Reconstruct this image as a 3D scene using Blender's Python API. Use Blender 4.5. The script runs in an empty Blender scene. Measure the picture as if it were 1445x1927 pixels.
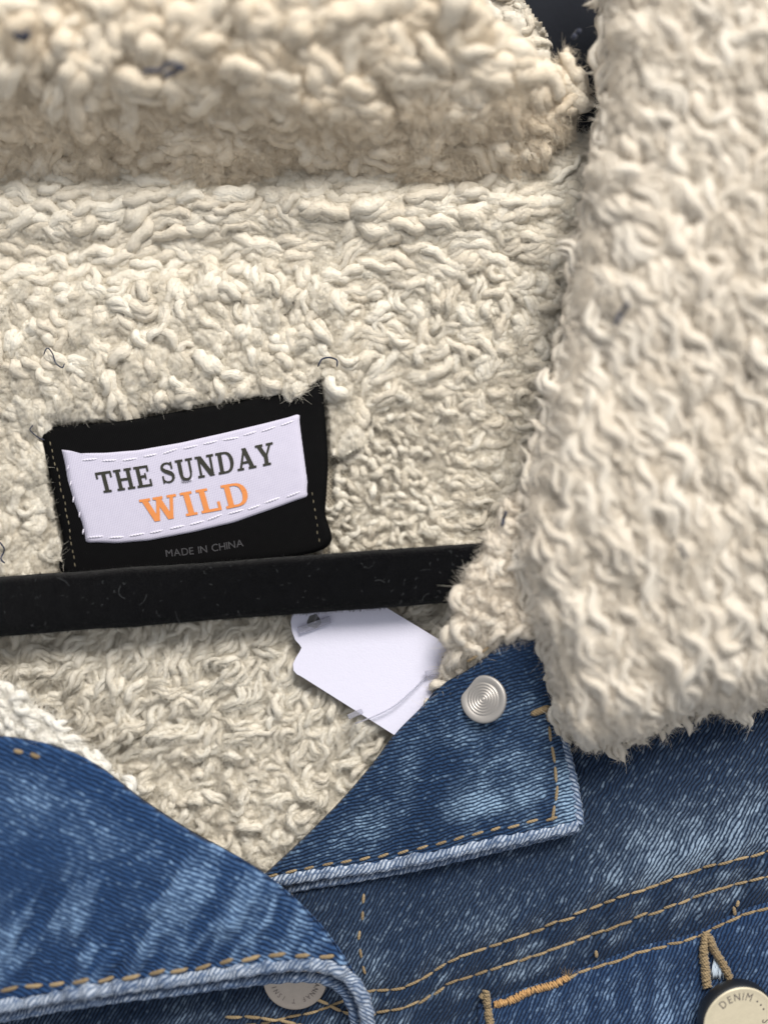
import bpy, math, random
import numpy as np
from mathutils import Vector, Matrix, Euler

random.seed(7)
RNG = np.random.default_rng(11)
MM = 0.001                      # everything is measured in millimetres and stored in metres
sc = bpy.context.scene
col = sc.collection

# ---------------------------------------------------------------- camera, world, lamps, exposure
CAM_H = 300.0                   # camera height above the table top (mm)
Z_REF = 10.0                    # height at which one photo pixel measures PX mm
PX = 0.125
cam_d = bpy.data.cameras.new('camera')
cam = bpy.data.objects.new('camera', cam_d)
col.objects.link(cam)
cam.location = (0, 0, CAM_H * MM)
cam_d.sensor_fit = 'HORIZONTAL'
cam_d.sensor_width = 36.0
cam_d.lens = 36.0 * (CAM_H - Z_REF) / (1445 * PX)
cam_d.clip_start = 0.005
cam_d.clip_end = 50
cam_d.dof.use_dof = True
cam_d.dof.focus_distance = (CAM_H - 12.5) * MM
cam_d.dof.aperture_fstop = 2.6
sc.camera = cam

w = bpy.data.worlds.new('World')
sc.world = w
w.use_nodes = True
bg = w.node_tree.nodes['Background']
bg.inputs['Color'].default_value = (0.95, 0.97, 1.0, 1)
bg.inputs['Strength'].default_value = 0.50


def area(name, loc, target, size, power, color):
    d = bpy.data.lights.new(name, 'AREA')
    d.shape = 'RECTANGLE'
    d.size, d.size_y = size
    d.energy = power
    d.color = color
    o = bpy.data.objects.new(name, d)
    col.objects.link(o)
    o.location = loc
    o.rotation_euler = (Vector(target) - Vector(loc)).to_track_quat('-Z', 'Y').to_euler()
    return o


area('window_light', (0.32, 0.85, 0.85), (0, 0, 0), (0.6, 0.45), 24.0, (1.0, 0.95, 0.87))

sc.view_settings.view_transform = 'Standard'
sc.view_settings.look = 'None'
sc.view_settings.exposure = 0.08
sc.view_settings.gamma = 1.0
sc.render.engine = 'CYCLES'
sc.cycles.use_denoising = True
sc.cycles.max_bounces = 8
sc.cycles.diffuse_bounces = 4
sc.cycles.transparent_max_bounces = 8


# ---------------------------------------------------------------- numeric helpers
def P(px, py, z):
    """photo pixel + height above the table (mm) -> position in mm"""
    k = PX * (CAM_H - z) / (CAM_H - Z_REF)
    return np.stack([(px - 722.5) * k, -(py - 963.5) * k, z + 0 * px], -1)


def P1(px, py, z):
    return P(np.array([float(px)]), np.array([float(py)]), np.array([float(z)]))[0]


def _h(i, j, seed):
    n = np.sin(i * 127.1 + j * 311.7 + seed * 74.7) * 43758.5453
    return n - np.floor(n)


def vn(x, y, seed=0):
    x = np.asarray(x, float); y = np.asarray(y, float)
    i = np.floor(x); j = np.floor(y)
    u = x - i; v = y - j
    u = u * u * (3 - 2 * u); v = v * v * (3 - 2 * v)
    a = _h(i, j, seed); b = _h(i + 1, j, seed); c = _h(i, j + 1, seed); d = _h(i + 1, j + 1, seed)
    return (a + (b - a) * u) * (1 - v) + (c + (d - c) * u) * v


def fbm(x, y, seed=0, o=3):
    s = 0; a = 0.5
    for k in range(o):
        s = s + a * vn(x * 2 ** k, y * 2 ** k, seed + k * 13)
        a *= 0.5
    return s / (1 - 0.5 ** o)


def sstep(a, b, x):
    t = np.clip((x - a) / (b - a), 0, 1)
    return t * t * (3 - 2 * t)


def gauss(x, c, s):
    return np.exp(-((x - c) / s) ** 2)


def crom(pts, n):
    """smooth curve through points, n samples evenly spaced"""
    p = np.array(pts, float)
    if len(p) == 2:
        t = np.linspace(0, 1, n)[:, None]
        return p[0] * (1 - t) + p[1] * t
    q = np.vstack([2 * p[0] - p[1], p, 2 * p[-1] - p[-2]])
    out = []
    for i in range(len(p) - 1):
        t = np.linspace(0, 1, 24, endpoint=False)[:, None]
        a, b, c, d = q[i], q[i + 1], q[i + 2], q[i + 3]
        out.append(0.5 * (2 * b + (c - a) * t + (2 * a - 5 * b + 4 * c - d) * t ** 2 + (3 * b - a - 3 * c + d) * t ** 3))
    out = np.vstack(out + [p[-1:]])
    s = np.r_[0, np.cumsum(np.linalg.norm(np.diff(out, axis=0), axis=1))]
    ss = np.linspace(0, s[-1], n)
    return np.stack([np.interp(ss, s, out[:, k]) for k in range(out.shape[1])], -1)


def inside(px, py, poly):
    r = np.zeros(px.shape, bool)
    n = len(poly)
    for i in range(n):
        x1, y1 = poly[i]; x2, y2 = poly[(i + 1) % n]
        if y1 == y2:
            continue
        c = ((y1 > py) != (y2 > py)) & (px < (x2 - x1) * (py - y1) / (y2 - y1) + x1)
        r ^= c
    return r


def edge_dist(px, py, line):
    """distance in px to a polyline"""
    best = np.full(px.shape, 1e9)
    for (x1, y1), (x2, y2) in zip(line[:-1], line[1:]):
        dx, dy = x2 - x1, y2 - y1
        t = np.clip(((px - x1) * dx + (py - y1) * dy) / (dx * dx + dy * dy + 1e-9), 0, 1)
        best = np.minimum(best, np.hypot(px - x1 - t * dx, py - y1 - t * dy))
    return best


# ---------------------------------------------------------------- mesh helpers
def mesh_np(name, verts, faces_q, mat, parent=None, uv=None, attrs=None, smooth=True, tri=None):
    """verts in mm; faces_q: (n,4) ints"""
    me = bpy.data.meshes.new(name)
    v = np.asarray(verts, np.float32) * MM
    fq = np.asarray(faces_q, np.int32).reshape(-1, 4)
    nt = 0 if tri is None else len(tri)
    loops = fq.reshape(-1)
    if nt:
        loops = np.r_[loops, np.asarray(tri, np.int32).reshape(-1)]
    me.vertices.add(len(v)); me.vertices.foreach_set('co', v.reshape(-1))
    me.loops.add(len(loops)); me.loops.foreach_set('vertex_index', loops.astype(np.int32))
    nf = len(fq) + nt
    me.polygons.add(nf)
    starts = np.r_[np.arange(len(fq)) * 4, len(fq) * 4 + np.arange(nt) * 3].astype(np.int32)
    me.polygons.foreach_set('loop_start', starts)
    me.polygons.foreach_set('use_smooth', np.full(nf, smooth))
    if uv is not None:
        l = me.uv_layers.new(name='UVMap')
        l.data.foreach_set('uv', np.asarray(uv, np.float32)[loops].reshape(-1))
    for k, a in (attrs or {}).items():
        at = me.attributes.new(k, 'FLOAT', 'POINT')
        at.data.foreach_set('value', np.asarray(a, np.float32))
    me.update(calc_edges=True)
    me.validate()
    o = bpy.data.objects.new(name, me)
    if mat:
        me.materials.append(mat)
    col.objects.link(o)
    if parent:
        o.parent = parent
    return o


def grid_faces(nu, nv, off=0):
    i = np.arange(nu - 1)[:, None] * nv + np.arange(nv - 1)[None, :] + off
    return np.stack([i, i + nv, i + nv + 1, i + 1], -1).reshape(-1, 4)


def coons(bottom, top, left, right, nu, nv):
    """pixel grid (nu,nv,2) from four boundary curves; bottom/top run with u, left/right run bottom->top"""
    B, T = crom(bottom, nu), crom(top, nu)
    L, R = crom(left, nv), crom(right, nv)
    u = np.linspace(0, 1, nu)[:, None, None]; v = np.linspace(0, 1, nv)[None, :, None]
    S = (1 - v) * B[:, None] + v * T[:, None] + (1 - u) * L[None] + u * R[None]
    S = S - ((1 - u) * (1 - v) * B[0] + u * (1 - v) * B[-1] + (1 - u) * v * T[0] + u * v * T[-1])
    return S


def sheet(name, S, zf, thick, mat, parent, uv_rot=0.0, fade=None, fold=None, fold_r=1.2, attrs=None):
    """a cloth sheet with thickness over the pixel grid S; zf(px,py) gives its upper height"""
    nu, nv = S.shape[:2]
    px, py = S[..., 0], S[..., 1]
    z = zf(px, py)
    if fold is not None:
        d = edge_dist(px, py, fold) * PX
        q = np.clip(1 - d / fold_r, 0, 1)
        z = z - fold_r * (1 - np.sqrt(np.clip(1 - q * q, 0, 1)))
    top = P(px, py, z)
    bot = top.copy(); bot[..., 2] -= thick
    verts = np.vstack([top.reshape(-1, 3), bot.reshape(-1, 3)])
    n = nu * nv
    f1 = grid_faces(nu, nv)
    f2 = grid_faces(nu, nv, n)[:, ::-1]
    idx = np.arange(n).reshape(nu, nv)
    ring = np.r_[idx[:-1, 0], idx[-1, :-1], idx[:0:-1, -1], idx[0, :0:-1]]
    nx = np.roll(ring, -1)
    f3 = np.stack([ring, ring + n, nx + n, nx], -1)
    # orientation: make the upper faces look up
    a, b, c = top[0, 0], top[1, 0], top[0, 1]
    flip = np.cross(b - a, c - a)[2] < 0
    F = np.vstack([f1, f3] if name == 'front_panel' else [f1, f2, f3])
    if flip:
        F = F[:, ::-1]
    c, s = math.cos(uv_rot), math.sin(uv_rot)
    uvx = top[..., 0] * c + top[..., 1] * s
    uvy = -top[..., 0] * s + top[..., 1] * c
    uv = np.stack([uvx, uvy], -1).reshape(-1, 2)
    uv = np.vstack([uv, uv])
    at = {}
    if fade is not None:
        fd = fade(px, py).reshape(-1)
        at['fade'] = np.r_[fd, fd * 0.5]
    return mesh_np(name, verts, F, mat, parent, uv, at)


def tube(pts, rad, sides=8, flat=1.0, cap=True):
    """verts, faces of a tube through pts (mm); rad scalar or array"""
    p = np.asarray(pts, float); n = len(p)
    r = np.broadcast_to(np.asarray(rad, float), (n,))
    t = np.gradient(p, axis=0); t /= np.linalg.norm(t, axis=1)[:, None] + 1e-12
    up = np.tile([0, 0, 1.0], (n, 1))
    bad = np.abs(t[:, 2]) > 0.97
    up[bad] = [0, 1, 0]
    s = np.cross(t, up); s /= np.linalg.norm(s, axis=1)[:, None] + 1e-12
    m = np.cross(s, t)
    a = np.linspace(0, 2 * math.pi, sides, endpoint=False)
    v = p[:, None] + r[:, None, None] * (np.cos(a)[None, :, None] * s[:, None] + flat * np.sin(a)[None, :, None] * m[:, None])
    i = np.arange(n - 1)[:, None] * sides; j = np.arange(sides)[None]
    k = (j + 1) % sides
    f = np.stack([i + j, i + k, i + sides + k, i + sides + j], -1).reshape(-1, 4)
    v = v.reshape(-1, 3)
    tri = None
    if cap:
        b0 = len(v)
        v = np.vstack([v, p[:1], p[-1:]])
        jj = np.arange(sides); kk = (jj + 1) % sides
        tri = np.vstack([np.stack([np.full(sides, b0), kk, jj], -1),
                         np.stack([np.full(sides, b0 + 1), (n - 1) * sides + jj, (n - 1) * sides + kk], -1)])
    return v, f, tri


def tube_obj(name, pts, rad, mat, parent, sides=8, flat=1.0, uvs=False, fade=None):
    v, f, t = tube(pts, rad, sides, flat)
    uv = None; at = {}
    if uvs:
        p = np.asarray(pts, float)
        s = np.r_[0, np.cumsum(np.linalg.norm(np.diff(p, axis=0), axis=1))]
        a = np.linspace(0, 2 * math.pi, sides, endpoint=False)
        rr = float(np.mean(rad))
        uu = np.stack([np.repeat(s, sides), np.tile(a * rr, len(p))], -1)
        uv = np.vstack([uu, uu[:1], uu[-1:]])
        c, sn = math.cos(uvs), math.sin(uvs)
        uv = np.stack([uv[:, 0] * c + uv[:, 1] * sn, -uv[:, 0] * sn + uv[:, 1] * c], -1)
    if fade is not None:
        at['fade'] = np.full(len(v), fade) if np.isscalar(fade) else fade
    return mesh_np(name, v, f, mat, parent, uv, at, tri=t)


def lathe(name, prof, mat, parent, seg=64):
    """prof: list of (r, z) mm from the centre outwards/down; returns object at origin"""
    prof = np.array(prof, float)
    a = np.linspace(0, 2 * math.pi, seg, endpoint=False)
    v = np.stack([prof[:, 0, None] * np.cos(a), prof[:, 0, None] * np.sin(a), np.repeat(prof[:, 1, None], seg, 1)], -1)
    n = len(prof)
    i = np.arange(n - 1)[:, None] * seg; j = np.arange(seg)[None]; k = (j + 1) % seg
    f = np.stack([i + j, i + seg + j, i + seg + k, i + k], -1).reshape(-1, 4)
    return mesh_np(name, v.reshape(-1, 3), f, mat, parent)


def tag(o, label, cat):
    o['label'] = label
    o['category'] = cat
    return o


# ---------------------------------------------------------------- materials
class NT:
    def __init__(self, name):
        self.m = bpy.data.materials.new(name)
        self.m.use_nodes = True
        self.t = self.m.node_tree
        self.b = self.t.nodes['Principled BSDF']

    def n(self, typ, **kw):
        x = self.t.nodes.new(typ)
        for k, v in kw.items():
            setattr(x, k, v)
        return x

    def l(self, a, b):
        self.t.links.new(a, b)

    def math(self, op, a, b=None, c=None, clamp=False):
        x = self.n('ShaderNodeMath', operation=op)
        x.use_clamp = clamp
        for i, s in enumerate((a, b, c)):
            if s is None:
                continue
            if isinstance(s, (int, float)):
                x.inputs[i].default_value = s
            else:
                self.l(s, x.inputs[i])
        return x.outputs[0]

    def smooth(self, x, a, b):
        r = self.n('ShaderNodeMapRange', interpolation_type='SMOOTHSTEP')
        self.l(x, r.inputs['Value'])
        for k, s in (('From Min', a), ('From Max', b)):
            if isinstance(s, (int, float)):
                r.inputs[k].default_value = s
            else:
                self.l(s, r.inputs[k])
        return r.outputs['Result']

    def mix(self, f, a, b, blend='MIX'):
        x = self.n('ShaderNodeMix', data_type='RGBA', blend_type=blend)
        for s, i in ((f, 0), (a, 6), (b, 7)):
            if isinstance(s, (int, float)):
                x.inputs[i].default_value = s
            elif isinstance(s, tuple):
                x.inputs[i].default_value = (*s, 1)
            else:
                self.l(s, x.inputs[i])
        return x.outputs[2]

    def noise(self, vec, scale, detail=2, rough=0.5):
        x = self.n('ShaderNodeTexNoise')
        x.inputs['Scale'].default_value = scale
        x.inputs['Detail'].default_value = detail
        x.inputs['Roughness'].default_value = rough
        self.l(vec, x.inputs['Vector'])
        return x.outputs['Fac']

    def mapping(self, vec, scale=(1, 1, 1), rot=0.0):
        x = self.n('ShaderNodeMapping')
        x.inputs['Scale'].default_value = scale
        x.inputs['Rotation'].default_value = (0, 0, rot)
        self.l(vec, x.inputs['Vector'])
        return x.outputs[0]

    def bump(self, h, dist, strength=1.0):
        x = self.n('ShaderNodeBump')
        x.inputs['Distance'].default_value = dist
        x.inputs['Strength'].default_value = strength
        self.l(h, x.inputs['Height'])
        self.l(x.outputs[0], self.b.inputs['Normal'])

    def set(self, **kw):
        for k, v in kw.items():
            i = self.b.inputs[k.replace('_', ' ')]
            if isinstance(v, (int, float)):
                i.default_value = v
            elif isinstance(v, tuple):
                i.default_value = (*v, 1) if len(v) == 3 and i.type == 'RGBA' else v
            else:
                self.l(v, i)

    def objmm(self):
        tc = self.n('ShaderNodeTexCoord')
        return self.mapping(tc.outputs['Object'], (1000, 1000, 1000))

    def uv(self):
        return self.n('ShaderNodeTexCoord').outputs['UV']

    def attr(self, name):
        return self.n('ShaderNodeAttribute', attribute_name=name).outputs['Fac']


def mat_fleece(name, base, dark):
    k = NT(name)
    tint = k.attr('tint')
    uv = k.uv()
    fib = k.noise(k.mapping(uv, (0.8, 10.0, 1)), 1.0, 4, 0.65)
    om = k.objmm()
    cl = k.noise(om, 0.12, 2)
    c = k.mix(tint, dark, base)
    c = k.mix(k.math('MULTIPLY', fib, 0.22), c, (0.86, 0.82, 0.74))
    c = k.mix(k.math('MULTIPLY', k.smooth(cl, 0.45, 0.75), 0.35), c, dark)
    fine = k.noise(om, 1.5, 5, 0.75)
    h = k.math('ADD', k.math('MULTIPLY', fib, 0.6), k.math('MULTIPLY', fine, 0.6))
    k.bump(h, 0.0006, 1.0)
    k.set(Base_Color=c, Roughness=0.95, Sheen_Weight=0.15, Sheen_Roughness=0.6, Specular_IOR_Level=0.03)
    return k.m


def mat_backing():
    k = NT('knit_backing')
    om = k.objmm()
    x = k.n('ShaderNodeSeparateXYZ'); k.l(om, x.inputs[0])
    gx = k.math('SINE', k.math('MULTIPLY', x.outputs[0], 6.28 / 0.9))
    gy = k.math('SINE', k.math('MULTIPLY', x.outputs[1], 6.28 / 1.1))
    g = k.math('MULTIPLY', gx, gy)
    c = k.mix(k.smooth(g, 0.25, 0.6), (0.46, 0.41, 0.33), (0.06, 0.052, 0.045))
    k.bump(g, 0.0003, 0.8)
    k.set(Base_Color=c, Roughness=0.95, Specular_IOR_Level=0.05)
    return k.m


def mat_denim(name, dark, mid, light, pitch=0.92, bias=0.0, period=1.6, shift=0.35, rowc=0.5):
    """twill weave: U runs along the floating yarns, V across them (mm); each row is shifted so the floats line up in diagonals"""
    k = NT(name)
    uv = k.uv()
    fade = k.attr('fade')
    wob = k.noise(uv, 0.22, 3, 0.6)
    sx = k.n('ShaderNodeSeparateXYZ'); k.l(uv, sx.inputs[0])
    U, V = sx.outputs[0], sx.outputs[1]
    Vw = k.math('ADD', V, k.math('MULTIPLY', wob, 1.6))
    cell = k.math('MULTIPLY', Vw, 1.0 / pitch)
    row = k.math('FLOOR', cell)
    fr = k.math('FRACT', cell)
    ln = k.math('SINE', k.math('MULTIPLY', fr, math.pi))                     # 1 in the middle of a yarn, 0 between
    cmb = k.n('ShaderNodeCombineXYZ')
    k.l(k.math('ADD', k.math('MULTIPLY', U, 0.42), k.math('MULTIPLY', row, 7.31)), cmb.inputs[0])
    k.l(k.math('MULTIPLY', row, 3.7), cmb.inputs[1])
    dash = k.noise(cmb.outputs[0], 1.0, 3, 0.6)
    fu = k.math('FRACT', k.math('ADD', k.math('ADD', k.math('MULTIPLY', U, 1 / period), k.math('MULTIPLY', row, shift)), k.math('MULTIPLY', dash, 0.9)))
    flo = k.math('SINE', k.math('MULTIPLY', fu, math.pi))
    big = k.noise(k.mapping(uv, (0.09, 0.14, 1)), 1.0, 5, 0.65)
    mid_n = k.noise(uv, 0.45, 4, 0.65)
    wear = k.math('ADD', fade, k.math('MULTIPLY_ADD', big, 0.36, -0.18 + bias))
    wear = k.math('ADD', wear, k.math('MULTIPLY_ADD', mid_n, 0.24, -0.12))
    wear = k.math('ADD', wear, k.math('MULTIPLY_ADD', dash, 0.5, -0.25))
    wear = k.math('MINIMUM', k.math('MAXIMUM', wear, 0.0), 1.0)
    wear = k.math('MULTIPLY', k.math('POWER', wear, 1.7), 1.15, clamp=True)
    body = k.math('MULTIPLY', k.smooth(ln, 0.25, 0.95), k.math('MULTIPLY_ADD', k.smooth(flo, 0.15, 0.7), 1 - rowc, rowc))
    yarn = k.mix(k.math('MULTIPLY_ADD', wear, 0.66, 0.01), mid, light)
    gap = k.mix(k.math('MULTIPLY', wear, 0.6), dark, mid)
    c = k.mix(k.math('MULTIPLY_ADD', dash, 0.5, k.math('MULTIPLY_ADD', body, 0.95, -0.25), clamp=True), gap, yarn)
    thr = k.math('SUBTRACT', 0.54, k.math('MULTIPLY', wear, 0.26))
    fl = k.smooth(dash, thr, k.math('ADD', thr, 0.22))
    fleck = k.math('MULTIPLY', fl, body, clamp=True)
    c = k.mix(k.math('MULTIPLY', fleck, k.math('MULTIPLY_ADD', wear, 0.35, 0.33), clamp=True), c, light)
    fuzz = k.noise(uv, 4.0, 3, 0.7)
    c = k.mix(k.math('MULTIPLY', k.smooth(fuzz, 0.60, 0.8), 0.22), c, light)
    h = k.math('ADD', k.math('MULTIPLY', body, 0.8), k.math('MULTIPLY', fuzz, 0.45))
    k.bump(h, 0.00032, 0.9)
    k.set(Base_Color=c, Roughness=0.85, Sheen_Weight=0.06, Specular_IOR_Level=0.15)
    return k.m


def mat_thread(name, a, b):
    k = NT(name)
    om = k.objmm()
    oi = k.n('ShaderNodeObjectInfo')
    s = k.n('ShaderNodeSeparateXYZ'); k.l(om, s.inputs[0])
    tw = k.math('SINE', k.math('ADD', k.math('MULTIPLY', s.outputs[0], 9.0), k.math('MULTIPLY', s.outputs[1], 7.0)))
    nz = k.noise(om, 1.3, 3)
    f = k.math('MULTIPLY_ADD', tw, 0.10, nz)
    f = k.math('ADD', f, k.math('MULTIPLY_ADD', oi.outputs['Random'], 0.5, -0.25), clamp=True)
    k.set(Base_Color=k.mix(f, a, b), Roughness=0.7, Sheen_Weight=0.2, Specular_IOR_Level=0.25)
    k.bump(k.math('MULTIPLY_ADD', tw, 0.4, nz), 0.00012, 0.8)
    return k.m


def mat_plain(name, c, rough=0.6, metal=0.0, bump=None, var=0.0, **kw):
    k = NT(name)
    om = k.objmm()
    if var:
        n = k.noise(om, 0.7, 4, 0.65)
        d = tuple(x * (1 - var) for x in c); e = tuple(min(1, x * (1 + var)) for x in c)
        k.set(Base_Color=k.mix(n, d, e))
    else:
        k.set(Base_Color=c)
    k.set(Roughness=rough, Metallic=metal, **kw)
    if bump:
        k.bump(k.noise(om, bump[0], 3, 0.6), bump[1], 0.8)
    return k.m


def mat_ribbed(name, c, c2, pitch, ang, rough, sheen=0.1):
    """woven label ribbon: fine ribs"""
    k = NT(name)
    om = k.mapping(k.objmm(), (1, 1, 1), ang)
    s = k.n('ShaderNodeSeparateXYZ'); k.l(om, s.inputs[0])
    r = k.math('MULTIPLY_ADD', k.math('SINE', k.math('MULTIPLY', s.outputs[0], 6.283 / pitch)), 0.5, 0.5)
    r2 = k.math('MULTIPLY_ADD', k.math('SINE', k.math('MULTIPLY', s.outputs[1], 6.283 / (pitch * 0.7))), 0.5, 0.5)
    nz = k.noise(om, 0.5, 3)
    k.set(Base_Color=k.mix(k.math('MULTIPLY_ADD', r, 0.5, k.math('MULTIPLY', nz, 0.5)), c, c2), Roughness=rough, Sheen_Weight=sheen,
          Specular_IOR_Level=0.06)
    k.bump(k.math('ADD', k.math('MULTIPLY', r, 0.7), k.math('MULTIPLY', r2, 0.3)), 0.00008, 0.7)
    return k.m


def mat_velvet():
    k = NT('black_velvet')
    om = k.objmm()
    n1 = k.noise(om, 0.35, 4, 0.7)
    n2 = k.noise(om, 4.0, 3, 0.7)
    c = k.mix(n1, (0.0015, 0.0017, 0.0022), (0.006, 0.0065, 0.008))
    k.set(Base_Color=c, Roughness=1.0, Sheen_Weight=0.10, Sheen_Roughness=0.35, Specular_IOR_Level=0.02)
    k.bump(k.math('ADD', n2, k.math('MULTIPLY', n1, 0.6)), 0.0006, 1.0)
    return k.m


FLEECE_A = mat_fleece('cream_fleece', (0.78, 0.74, 0.655), (0.62, 0.555, 0.455))
FLEECE_B = mat_fleece('pale_fleece', (0.79, 0.735, 0.65), (0.63, 0.555, 0.46))
def mat_hair(name, c):
    k = NT(name)
    hi = k.n('ShaderNodeHairInfo')
    cc = k.mix(hi.outputs['Random'], tuple(x * 0.88 for x in c), c)
    df = k.n('ShaderNodeBsdfDiffuse'); tr = k.n('ShaderNodeBsdfTranslucent'); mx = k.n('ShaderNodeMixShader')
    k.l(cc, df.inputs['Color']); k.l(cc, tr.inputs['Color'])
    mx.inputs[0].default_value = 0.4
    k.l(df.outputs[0], mx.inputs[1]); k.l(tr.outputs[0], mx.inputs[2])
    k.l(mx.outputs[0], k.t.nodes['Material Output'].inputs['Surface'])
    return k.m


FLEECE_C = mat_fleece('warm_lit_fleece', (0.82, 0.74, 0.615), (0.66, 0.55, 0.41))  # same cream fleece, with the warm light on the back collar mixed into its colour
HAIR_C = mat_hair('warm_lit_fibre', (0.81, 0.73, 0.61))  # collar fibres carry the same painted-in warm light
HAIR_A = mat_hair('cream_fibre', (0.78, 0.74, 0.66))
HAIR_B = mat_hair('pale_fibre', (0.77, 0.715, 0.635))
FLEECE_D = mat_fleece('white_fleece', (0.86, 0.84, 0.79), (0.78, 0.74, 0.67))
HAIR_D = mat_hair('white_fibre', (0.86, 0.84, 0.79))
BACKING = mat_backing()
DENIM_R = mat_denim('dark_indigo_denim', (0.004, 0.009, 0.024), (0.013, 0.034, 0.082), (0.30, 0.40, 0.53), 0.84, 0.0, 1.9, 0.42, 0.80)
DENIM_F = mat_denim('mid_indigo_denim', (0.004, 0.012, 0.034), (0.014, 0.043, 0.112), (0.29, 0.43, 0.60), 0.80, 0.0, 1.8, 0.36, 0.50)
DENIM_L = mat_denim('blue_denim', (0.004, 0.016, 0.052), (0.017, 0.055, 0.155), (0.28, 0.44, 0.68), 1.0, -0.03, 2.8, 0.29, 0.80)
DENIM_P = mat_denim('pocket_denim', (0.004, 0.012, 0.038), (0.015, 0.045, 0.120), (0.27, 0.40, 0.60), 0.86, 0.0, 2.0, 0.40, 0.75)
HEM = mat_denim('worn_hem_denim', (0.02, 0.045, 0.11), (0.10, 0.16, 0.28), (0.52, 0.58, 0.68), 0.85, 0.30, 2.4, 0.3, 0.35)
TAN = mat_thread('tan_thread', (0.14, 0.098, 0.052), (0.36, 0.27, 0.155))
ORANGE = mat_thread('orange_tan_thread', (0.26, 0.125, 0.04), (0.60, 0.38, 0.17))
WHITE_THREAD = mat_thread('white_thread', (0.56, 0.54, 0.65), (0.68, 0.66, 0.76))
BLACK_THREAD = mat_thread('navy_thread', (0.008, 0.01, 0.02), (0.03, 0.04, 0.08))
RIBBON = mat_ribbed('black_satin_ribbon', (0.0012, 0.0012, 0.0015), (0.004, 0.004, 0.0045), 0.45, 0.35, 0.7, 0.0)
PATCH = mat_ribbed('white_woven_ribbon', (0.44, 0.425, 0.54), (0.56, 0.54, 0.66), 0.55, 0.22, 0.6)
INK_BLACK = mat_plain('black_woven_ink', (0.018, 0.018, 0.012), 0.8, var=0.3)
INK_ORANGE = mat_plain('orange_woven_ink', (0.62, 0.22, 0.06), 0.8, var=0.12)
INK_GREY = mat_plain('grey_print', (0.04, 0.04, 0.045), 0.8, var=0.8)
VELVET = mat_velvet()
CARD = mat_plain('white_card', (0.60, 0.595, 0.72), 0.75, bump=(2.5, 0.00006), var=0.03)
CARD_HOLE = mat_plain('shaded_hole', (0.05, 0.05, 0.05), 0.9)
LINT = mat_plain('grey_lint', (0.11, 0.115, 0.125), 0.9)
STEEL = mat_plain('brushed_nickel', (0.40, 0.38, 0.365), 0.5, 0.7, bump=(1.8, 0.00002), var=0.06)
DULL = mat_plain('dull_nickel', (0.42, 0.37, 0.33), 0.42, 1.0, bump=(2.5, 0.00003), var=0.12)
BRASS = mat_plain('pale_brass', (0.66, 0.59, 0.44), 0.5, 0.25, bump=(2.2, 0.00006), var=0.12)
GUN = mat_plain('gunmetal_rim', (0.10, 0.105, 0.115), 0.45, 1.0, bump=(2.0, 0.00003))
STAMP = mat_plain('stamped_letter', (0.10, 0.085, 0.085), 0.7)
TABLE = mat_plain('navy_cloth', (0.005, 0.007, 0.013), 1.0, bump=(1.2, 0.0003), var=0.25)


def mat_clear():
    k = NT('clear_plastic')
    k.set(Base_Color=(0.95, 0.95, 0.98), Roughness=0.12, Transmission_Weight=1.0, IOR=1.35)
    return k.m


CLEAR = mat_clear()
MILKY = mat_plain('milky_plastic', (0.62, 0.62, 0.70), 0.2, Transmission_Weight=0.75, IOR=1.4)

# ---------------------------------------------------------------- the surface beneath
tv = np.array([[-700, -700, 0], [700, -700, 0], [700, 700, 0], [-700, 700, 0]], float)
table = mesh_np('tabletop', tv, [[0, 1, 2, 3]], TABLE)
table['kind'] = 'structure'

# ---------------------------------------------------------------- the jacket
jacket = bpy.data.objects.new('denim_jacket', None)
col.objects.link(jacket)
tag(jacket, 'blue denim jacket lined with cream curly fleece, lying open with its collar spread', 'jacket')


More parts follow.
